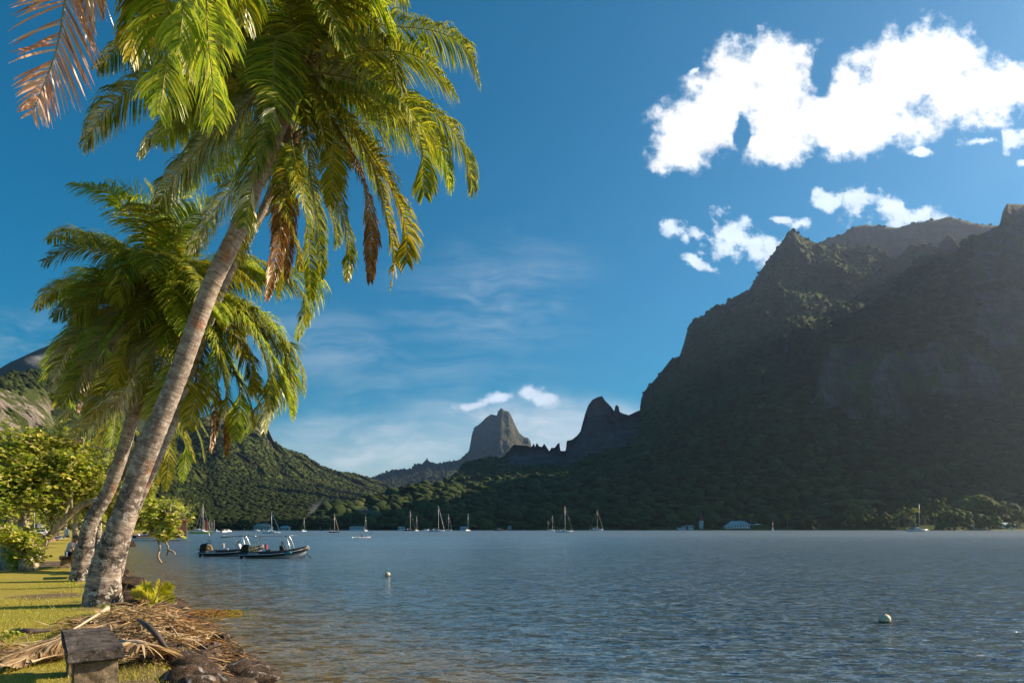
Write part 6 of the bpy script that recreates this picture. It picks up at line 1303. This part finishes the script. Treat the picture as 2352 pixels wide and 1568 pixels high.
# paddlers
def paddler(u, v, label, kind, rz, shirt):
    y = 2.4*F/(v-HV); p = P(u, v, y); t = empty(kind, (p[0], y, WZ), rz, label=label, cat='canoe' if kind == 'outrigger_canoe' else 'kayak')
    MB_ = hull_mesh(4.6, 0.55, 0.28, 0.12, 0.6); MB_.build('hull', M_GEL, t, True)
    if kind == 'outrigger_canoe':
        hf = hull_mesh(2.6, 0.2, 0.18, 0.08, 0.5); hf.v = [a+np.array([0.6,-1.4,0]) for a in hf.v]; hf.build('outrigger_float', M_GEL, t, True); MB().tube([(-0.3,0,0.3),(-0.2,-1.4,0.15)], 0.03, 5).tube([(1.0,0,0.3),(1.1,-1.4,0.15)], 0.03, 5).build('outrigger_arm', M_RIB, t)
    pe = empty('person', (p[0], y, WZ), rz, label=label.replace('canoe with', 'person paddling the').replace('kayak with', 'person in the kayak with') if False else ('person paddling the outrigger canoe, arms raised low' if kind == 'outrigger_canoe' else 'person paddling the far kayak, in a reddish top'), cat='person')
    c_ = [[(0,0,0.25,0.13),(0.02,0,0.45,0.13),(0.04,0,0.66,0.15),(0.05,0,0.76,0.11),(0.06,0,0.84,0.05),(0.07,0,0.94,0.095),(0.07,0,1.02,0.075)]]
    for s in (-1,1): c_.append([(0,0,0.25,0.13),(0.1,s*0.09,0.24,0.09),(0.5,s*0.10,0.34,0.06),(0.85,s*0.08,0.22,0.04)]); c_.append([(0.05,0,0.76,0.11),(0.05,s*0.17,0.74,0.065),(0.12,s*0.24,0.55,0.045),(0.34,s*0.16,0.60,0.03)]); c_ += hand((0.34,s*0.16,0.60),(1,0,0),s,(0,0,1))
    skin('body', c_, M_SKIN, pe, 1); skin('shirt', [[(0,0,0.28,0.15),(0.02,0,0.45,0.15),(0.04,0,0.66,0.165),(0.05,0,0.75,0.13)],[(0.05,0,0.75,0.13),(0.05,0.17,0.74,0.08),(0.09,0.22,0.62,0.065)],[(0.05,0,0.75,0.13),(0.05,-0.17,0.74,0.08),(0.09,-0.22,0.62,0.065)]], paint('shirt', shirt, 0.9), pe, 1); MB().ell((0.05,0,0.99),(0.10,0.09,0.09)).build('hair', M_BLACK, pe, True)
    pd = MB().tube([(0.36,-1.0,0.35),(0.38,1.0,0.80)], 0.018, 6).box((0.36,-1.05,0.33),(0.03,0.34,0.14)).box((0.38,1.05,0.82),(0.03,0.34,0.14)).build('paddle', M_WHT); pd.location = t.location; pd.rotation_euler = (0,0,rz); tag(pd, 'paddle held by the canoe paddler' if kind == 'outrigger_canoe' else 'paddle held by the far kayaker', 'paddle')
paddler(830.5, 1235.2, 'white outrigger canoe, nearer of the two small paddled boats', 'outrigger_canoe', R(25), (0.03,0.03,0.04)); paddler(856.5, 1224.8, 'low white kayak, farther of the two small paddled boats', 'kayak', R(5), (0.35,0.08,0.07))
# mooring buoys
for (u, v, r_px, lab) in ((2032, 1419, 13.2, 'cream mooring buoy floating at lower right'), (890, 1317.5, 6.3, 'small cream mooring buoy floating in the middle of the bay'), (1643.5, 1217.6, 1.5, 'tiny orange buoy by the far shore left of the pale-roofed house'), (2269, 1217.9, 1.5, 'tiny white buoy off the sunlit trees')):
    y = 2.4*F/(v+r_px*0.75-HV); rr_ = r_px*y/F; p = P(u, v, y); t = empty('mooring_buoy', (p[0], y, WZ+rr_*0.55), label=lab, cat='buoy')
    col = (0.85,0.30,0.05) if 'orange' in lab else (0.62,0.52,0.36); MB().ell((0,0,0), (rr_,rr_,rr_*0.95), 24, 16).build('float', paint('buoy_shell', col, 0.6, 0.15, 6), t, True)
    MB().lathe([(rr_*0.22,rr_*0.88),(rr_*0.22,rr_*1.02),(rr_*0.08,rr_*1.05)], n=12).build('cap', paint('buoy_cap', (0.2,0.14,0.09), 0.7), t, True); MB().lathe([(rr_*1.005,-rr_*0.42),(rr_*1.03,-rr_*0.33),(rr_*1.01,-rr_*0.24)], n=24).build('weed_ring', paint('algae', (0.05,0.05,0.02), 0.9), t, True)

# ------------------------------------------------------------------ far shore: beacons, church, houses
M_RED = paint('beacon_red', (0.50,0.03,0.03), 0.5); 
def beacon(u, vb, vt, y, label):
    p = P(u, vb, y); h = (vb-vt)*y/F; t = empty('channel_beacon', (p[0], y, p[2]), label=label, cat='beacon', group='red and white beacons'); r = h*0.045
    MB().lathe([(r*2.2,-2),(r*2.2,h*0.06),(r,h*0.10)], n=14).build('base', M_WHT, t)
    for k in range(4): MB().lathe([(r,h*(0.1+0.225*k)),(r,h*(0.1+0.225*(k+1)))], n=14).build('band', M_RED if k % 2 else M_WHT, t)
beacon(1774.7, 1217.0, 1195, 960, 'red and white banded beacon right of the pale-roofed houses'); beacon(2116.5, 1213.8, 1203, 1000, 'red and white banded beacon behind the right-hand yacht')
M_ROOFB = paint('pale_blue_roof', (0.32,0.42,0.44), 0.5, 0.1, 0.3); M_ROOFR = paint('rust_roof', (0.16,0.06,0.04), 0.8, 0.2, 0.5); M_ROOFG = paint('green_grey_roof', (0.26,0.29,0.22), 0.7, 0.15, 0.3); M_WALLW = paint('white_wall', (0.62,0.62,0.60), 0.8, 0.06, 0.5); M_DARKW = paint('window_dark', (0.02,0.025,0.03), 0.3)
def house(u, v, y, w_, h, d, roof, label, rh=None, nwin=4, wall=None, hip=0.25, rz=0.0, name='house'):
    p = P(u, v, y); t = empty(name, (p[0], y, p[2]), rz, label=label, cat='house'); wl = wall or M_WALLW; rh = rh or h*0.8
    MB().box((0,0,h/2-1),(w_,d,h+2)).build('wall', wl, t)
    a, b_ = w_/2+0.5, d/2+0.5; k = w_/2*(1-hip*1.6)
    MB().add([(-a,-b_,h+0.02),(a,-b_,h+0.02),(a,b_,h+0.02),(-a,b_,h+0.02),(-k,0,h+rh),(k,0,h+rh),(-a,-b_,h+0.2),(a,-b_,h+0.2),(a,b_,h+0.2),(-a,b_,h+0.2)], [(3,2,1,0),(0,1,7,6),(1,2,8,7),(2,3,9,8),(3,0,6,9),(6,7,5,4),(7,8,5),(8,9,4,5),(9,6,4)]).build('roof', roof, t)
    for i in range(nwin):
        x = -w_/2+w_*(i+0.5)/nwin; f_ = MB().box((x,-d/2-0.05,h*0.5),(w_/nwin*0.42,0.14,h*0.5)).build('window', M_DARKW, t)
    return t
house(1695, 1210.5, 1055, 33, 4.6, 12, M_ROOFB, 'white house with a large pale blue hipped roof on the shaded far shore', 5.2, 8); house(1672, 1212, 1050, 12, 2.6, 9, M_ROOFB, 'low wing with pale blue roof joined left of the large pale-roofed house', 1.8, 3)
house(1731, 1210.5, 1070, 20, 4, 10, M_WALLW, 'white house right of the large pale-roofed one', 2.4, 4); MB().tube([(0,0,0),(0,0,9)], 0.35, 6)
house(1567, 1213.5, 1040, 16, 4.0, 8, M_ROOFR, 'low flat-roofed white building left of the church', 0.5, 4, hip=0.02); house(1583, 1213.5, 1040, 11, 5.2, 8, M_ROOFR, 'taller part with big windows beside the low flat-roofed building', 0.5, 3, hip=0.02)
cp = P(1610.6, 1212, 1046); chu = empty('church_tower', (cp[0], 1046, cp[2]), label='small white church tower with a pointed dark red spire above shaded trees', cat='church')
MB().box((0,0,4.5),(5.4,5.4,13)).build('wall', M_WALLW, chu); MB().box((0,-2.75,8),(1.1,0.12,2.6)).build('window', M_DARKW, chu); MB().add([(-3,-3,11.02),(3,-3,11.02),(3,3,11.02),(-3,3,11.02),(0,0,22)], [(3,2,1,0),(0,1,4),(1,2,4),(2,3,4),(3,0,4)]).build('spire', M_RED if False else paint('spire_red', (0.22,0.03,0.03), 0.6), chu); MB().box((0,0,22.8),(0.2,0.2,2.2)).build('cross', M_WHT, chu)
house(2245, 1212.5, 1000, 17, 4.2, 9, M_WALLW, 'white house under trees, left of the blue-roofed one at far right', 1.5, 4); house(2311, 1210.5, 1010, 20, 3.6, 12, paint('light_blue_roof', (0.50,0.60,0.62), 0.4), 'house with bright bluish roof among the sunlit trees at far right', 3.6, 3); house(2158, 1212.5, 1010, 9, 3.2, 7, M_ROOFR, 'small brown-roofed hut behind the lone right-hand palm', 2, 2)
house(2179, 1210, 1015, 8, 4, 6, M_WALLW, 'pale little building half hidden by the large round tree', 1.2, 2)
house(603, 1217, 940, 24, 4.0, 14, M_ROOFG, 'large house with a wide pale greenish roof on the left far shore', 5.5, 6); house(655, 1216.5, 960, 12, 3.4, 9, M_ROOFB, 'small house with grey-blue roof right of the greenish-roofed one', 2.4, 3)
house(820, 1214, 1000, 21, 3.0, 8, M_ROOFG, 'long low grey shed behind the end-on white yacht', 1.2, 5); house(845, 1207, 1150, 9, 3.4, 8, M_WALLW, 'white house end above the long low shed', 1.2, 2); house(874, 1208, 1150, 14, 3.6, 8, M_ROOFB, 'pale house with light roof right of the white house end', 1.5, 3)
house(934, 1207.5, 1150, 10, 3.8, 8, M_WALLW, 'white house above the dark hulled yacht', 1.2, 2); house(922, 1215.5, 1020, 9, 3.6, 7, paint('teal_wall', (0.22,0.34,0.38), 0.8), 'small bluish boathouse at the water left of the dark hulled yacht', 1.0, 2); house(1065, 1215, 1030, 11, 3.4, 7, M_WALLW, 'low white shed behind the end-on white yacht', 0.8, 3)
house(1172, 1212.5, 1040, 8, 3, 6, M_ROOFG, 'tiny pale hut in the shaded trees right of the red motorboat', 1, 2)
# wooden boathouse close by on the left
bp = G(352, 1229.5, 0.2); bh = empty('boathouse', (bp[0], bp[1]+6, 0.0), R(25), label='brown wooden boathouse with dark roof and orange fascia beyond the leafy branches', cat='boathouse')
MB().box((0,0,1.6),(7,6,3.6)).build('wall', paint('brown_planks', (0.20,0.10,0.06), 0.9, 0.3, 2), bh); MB().add([(-4,-3.6,3.3),(4,-3.6,3.3),(4,3.6,3.3),(-4,3.6,3.3),(-3,0,5.2),(3,0,5.2)], [(3,2,1,0),(0,1,5,4),(1,2,5),(2,3,4,5),(3,0,4)]).build('roof', paint('boathouse_roof', (0.10,0.06,0.045), 0.9, 0.3, 2), bh)
MB().box((0,-3.66,3.3),(8.1,0.08,0.25)).build('fascia', paint('orange_fascia', (0.50,0.16,0.07), 0.7), bh); MB().box((1.2,-3.03,1.3),(2.0,0.1,2.4)).build('door', paint('boathouse_door', (0.30,0.13,0.08), 0.8), bh); MB().box((-1,-4.5,-0.1),(9,3.0,0.2)).build('deck', M_CUT, bh)
for k in range(7):
    p = P(470+k*3.7, 1219, 640+5*k); t = tag(MB().tube([(0,0,-2),(0,0,11-(k % 3)*1.2)], 0.22, 6).build('mooring_pile', M_RED if k == 1 else M_POST), ['leftmost grey pile of the row right of the catamaran', 'red pile in the row right of the catamaran', 'first grey pile right of the red one', 'middle grey pile of the row standing in the water', 'fifth pile from the left in the grey row', 'last but one grey pile of the row', 'rightmost grey pile of the row'][k], 'pile', 'row of mooring piles'); t.location = [float(q) for q in (p[0], p[1], WZ)]

# ------------------------------------------------------------------ far shore: trees one can tell apart
MF_SUN = m_forest([(0, (0.13,0.17,0.035)), (0.5, (0.22,0.25,0.05)), (0.85, (0.30,0.32,0.075)), (1, (0.38,0.37,0.12))], 1.3)  # leaf colour brightened to put sunlight into the right-hand crowns
CP = crown_protos(1, 5, 0.9, 9)
def shore_tree(u, v, y, ru, rv, label, vb=1212, n=90, mat=None, seed=1, flat=False):
    rg = np.random.default_rng(seed); b = P(u, vb, y); c = P(u, v, y)-b; rx, rz_ = ru*y/F, rv*y/F
    t = empty('shore_tree', b, label=label, cat='tree', group='trees along the far shore'); tr = MB().tube([(0,0,-3),(0.2,0,c[2]*0.5),(0,0,c[2])], [rx*0.07+0.2, rx*0.05+0.1, 0.15], 8)
    for k in range(6):
        a = k*1.05+seed; tr.tube([(0,0,c[2]*0.45),(math.cos(a)*rx*0.4, math.sin(a)*rx*0.4, c[2]+rz_*0.1*(k % 3))], [rx*0.035+0.08, 0.08], 6)
    tr.build('trunk', M_BARK, t, True); Vs = []; Fs = []; Cs = []; off = 0
    d = rg.normal(0, 1, (n, 3)); d /= np.linalg.norm(d, axis=1)[:, None]; d[:, 2] = np.abs(d[:, 2])-(0.35 if flat else 1.25)*rg.random(n); lump = 1+0.28*fbm(d*2.2+seed*3, 3, seed)
    for k in range(n):
        V, Fc = CP[k % 5]; s = rx*(0.10+0.13*rg.random()); q = d[k]*np.array([rx, rx*0.8, rz_])*lump[k]*(0.75+0.3*rg.random())+c; a = rg.random()*6.28; Rm = np.array([[math.cos(a), -math.sin(a), 0], [math.sin(a), math.cos(a), 0], [0, 0, 1]])
        Vs.append((V*np.array([1, 1, 0.45 if flat else 0.85])) @ Rm.T*s+q); Fs.append(Fc+off); Cs.append(np.full(len(V), rg.random())); off += len(V)
    npmesh('crown', np.concatenate(Vs), np.concatenate(Fs), mat or MF_SUN, t, attrs={'tint': np.concatenate(Cs)}, smooth=False)
ST = [(2192,1193,990,37,20,'large round sunlit tree at the waterline, biggest of the group at right',1213,150), (2272,1201,990,27,13,'round bushy sunlit tree right of the largest one',1213,110), (2151,1168,1080,28,18,'dark domed tree rising behind the lone palm and the yacht mast',1205,110),
      (2241,1160,1090,49,17,'very wide tree with yellowish lumpy crown above the houses',1200,170), (2305,1178,1060,19,14,'yellow-green layered tree near the right edge',1205,80), (2342,1188,1030,18,16,'dark green tree cut by the right edge of the picture',1211,80), (2325,1208,975,13,7,'low round bush in front of the bright bluish roof',1214,60),
      (2078,1193,1030,26,22,'thick sunlit clump left of the right-hand yacht',1213,120), (2126,1194,1010,11,18,'narrow sunlit tree between the yacht mast and the lone palm',1213,60), (1973,1186,1060,35,22,'broad grey-green sunlit clump at the left end of the lit group',1212,150),
      (1967,1160,1150,54,8,'flat umbrella-shaped tree spreading above the grey-green clump',1195,110), (2030,1196,1050,22,17,'dark tree between the grey-green clump and the sunlit clump',1213,80), (2072,1163,1120,22,12,'layered tree with light green tiers behind the sunlit clump',1205,80), (1632,1208,1030,17,6,'dark rounded tree in front of the church tower',1214,80), (1540,1208,1020,22,8,'dark low trees left of the flat-roofed building',1214,80),
      (1850,1203,1030,26,12,'shaded rounded tree right of the beacon',1213,90), (1460,1206,1010,34,12,'shaded mangrove clump right of the grey-covered yacht',1215,100), (1200,1208,1040,26,9,'dark waterside tree right of the red motorboat',1215,80), (735,1203,960,22,13,'dark rounded tree behind the red hulled yacht',1216,80), (560,1204,920,22,13,'dark tree left of the greenish-roofed house',1216,80), (690,1206,950,18,10,'dark tree behind the blue-white yacht',1216,70),
      (960,1125,1350,44,12,'wide flat-topped tree standing on the low ridge above the dark hulled yacht',1150,100), (860,1142,1280,30,8,'flat-topped tree at the left end of the low dark ridge',1160,80)]
for k, (u, v, y, ru, rv, lab, vb, n) in enumerate(ST):
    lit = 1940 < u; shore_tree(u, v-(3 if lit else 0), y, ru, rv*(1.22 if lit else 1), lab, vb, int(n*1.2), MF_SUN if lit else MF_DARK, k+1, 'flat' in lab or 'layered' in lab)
def far_palm(u, vt, vb, y, label, seed=1):
    b = P(u, vb, y); h = (vb-vt)*y/F; t = empty('shore_palm', b, label=label, cat='palm tree', group='palms along the far shore'); MB().tube([(0,0,-2),(0.4,0,h*0.5),(0.2,0,h)], [0.45,0.32,0.28], 7).build('trunk', M_BARK, t, True)
    rg = random.Random(seed)
    for k in range(13):
        az = k*0.483*1.3+rg.random()*0.3; e = rg.uniform(-0.2, 0.9); L = h*0.33; d = np.array([math.cos(az)*math.cos(e), math.sin(az)*math.cos(e), math.sin(e)]); tp = np.array([0.2, 0, h])
        frond([tp+b, tp+b+d*L*0.5, tp+b+d*L*0.85+np.array([0,0,-L*0.2])], t, ML['green'], length=h*0.09, droop=0.5, spacing=0.30, width=0.16, seed=seed*20+k, thick=4)
for k, a in enumerate([(2146,1182,1212,985,'lone palm standing clear between the yacht and the largest tree'), (2101,1172,1212,1015,'tall palm right behind the right-hand yacht mast'), (2064,1183,1212,1020,'leftmost palm in the sunlit clump'), (2078,1180,1212,1018,'middle palm in the sunlit clump'), (2200,1175,1205,1015,'palm head poking up behind the largest tree'),
                       (1700,1187,1212,1035,'palm in front of the large pale-roofed house'), (1724,1183,1212,1060,'palm between the two pale-roofed houses'), (1808,1186,1212,1060,'palm right of the beacon'), (1368,1183,1208,1080,'solitary palm above the grey-covered yacht')]): far_palm(*a, seed=k+3)
tag(npmesh('shore_strip', np.array([[P(2112,1217,1004)[0],1004,WZ+0.1],[P(2500,1217,975)[0],975,WZ+0.1],[P(2500,1217,1060)[0],1060,1.2],[P(2112,1217,1090)[0],1090,1.2],[P(2112,1217,1012)[0],1012,0.5],[P(2500,1217,983)[0],983,0.9]]), np.array([[0,1,5,4],[4,5,2,3]]), paint('shore_grass', (0.13,0.14,0.03), 0.95, 0.4, 0.1)), kind='structure')

# ------------------------------------------------------------------ smoke and a scrap of low cloud
def puff_vol(name, c, r, tilt, dens, label, seed, cat, col=(0.8,0.88,1.0)):
    """soft-edged drifting puff: density fades to nothing before the shell"""
    m = bpy.data.materials.new(name); m.use_nodes = True; m.node_tree.nodes.clear(); n = NT(m.node_tree); o = obj(n)
    pv_ = n.new('ShaderNodeVolumePrincipled'); pv_.inputs['Color'].default_value = (*col, 1)
    q = n.vmath('DIVIDE', o, r); fall = n.mapr(n.vmath('LENGTH', q), 0.15, 0.95, 1, 0, True)
    w3 = n.mapr(n.noise(n.vmath('ADD', q, (seed*3.0, 0, 0)), 2.2, 4, 0.6, 0.8), 0.40, 0.72, 0, 1, True)
    n.put(pv_.inputs['Density'], n.math('MULTIPLY', n.math('MULTIPLY', w3, fall), dens)); oo = n.new('ShaderNodeOutputMaterial'); n.l.new(pv_.outputs[0], oo.inputs['Volume'])
    ob_ = MB().ell((0,0,0), r, 24, 16).build(name, m, None, True); ob_.location = [float(q_) for q_ in c]; ob_.rotation_euler = (0, R(tilt), 0); return tag(ob_, label, cat, kind='stuff')
puff_vol('smoke', P(722,1164,1100), (26, 14, 9), -45, 0.035, 'thin bluish smoke rising above the trees behind the blue-white yacht', 1, 'smoke')
puff_vol('smoke', P(845,1175,1100), (34, 14, 9), 12, 0.05, 'drift of blue smoke in front of the low dark ridge', 2, 'smoke')
puff_vol('cloud', P(118,829,2500), (110, 60, 34), -4, 0.06, 'scrap of white cloud clinging to the dark mountain at far left', 3, 'cloud', (1,1,1))

# ------------------------------------------------------------------ air
hm = bpy.data.materials.new('haze_air'); hm.use_nodes = True; hm.node_tree.nodes.clear(); hn = NT(hm.node_tree)
pv = hn.new('ShaderNodeVolumePrincipled'); pv.inputs['Color'].default_value = (0.55, 0.70, 1.0, 1); pv.inputs['Density'].default_value = 5.2e-5
pv.inputs['Anisotropy'].default_value = 0.76
ho = hn.new('ShaderNodeOutputMaterial'); hn.l.new(pv.outputs[0], ho.inputs['Volume'])
hz = MB().box((0, 3200, 840), (15000, 9200, 1724)).build('haze', hm)
tag(hz, 'thin pale haze filling the air over the bay', 'haze', kind='stuff')
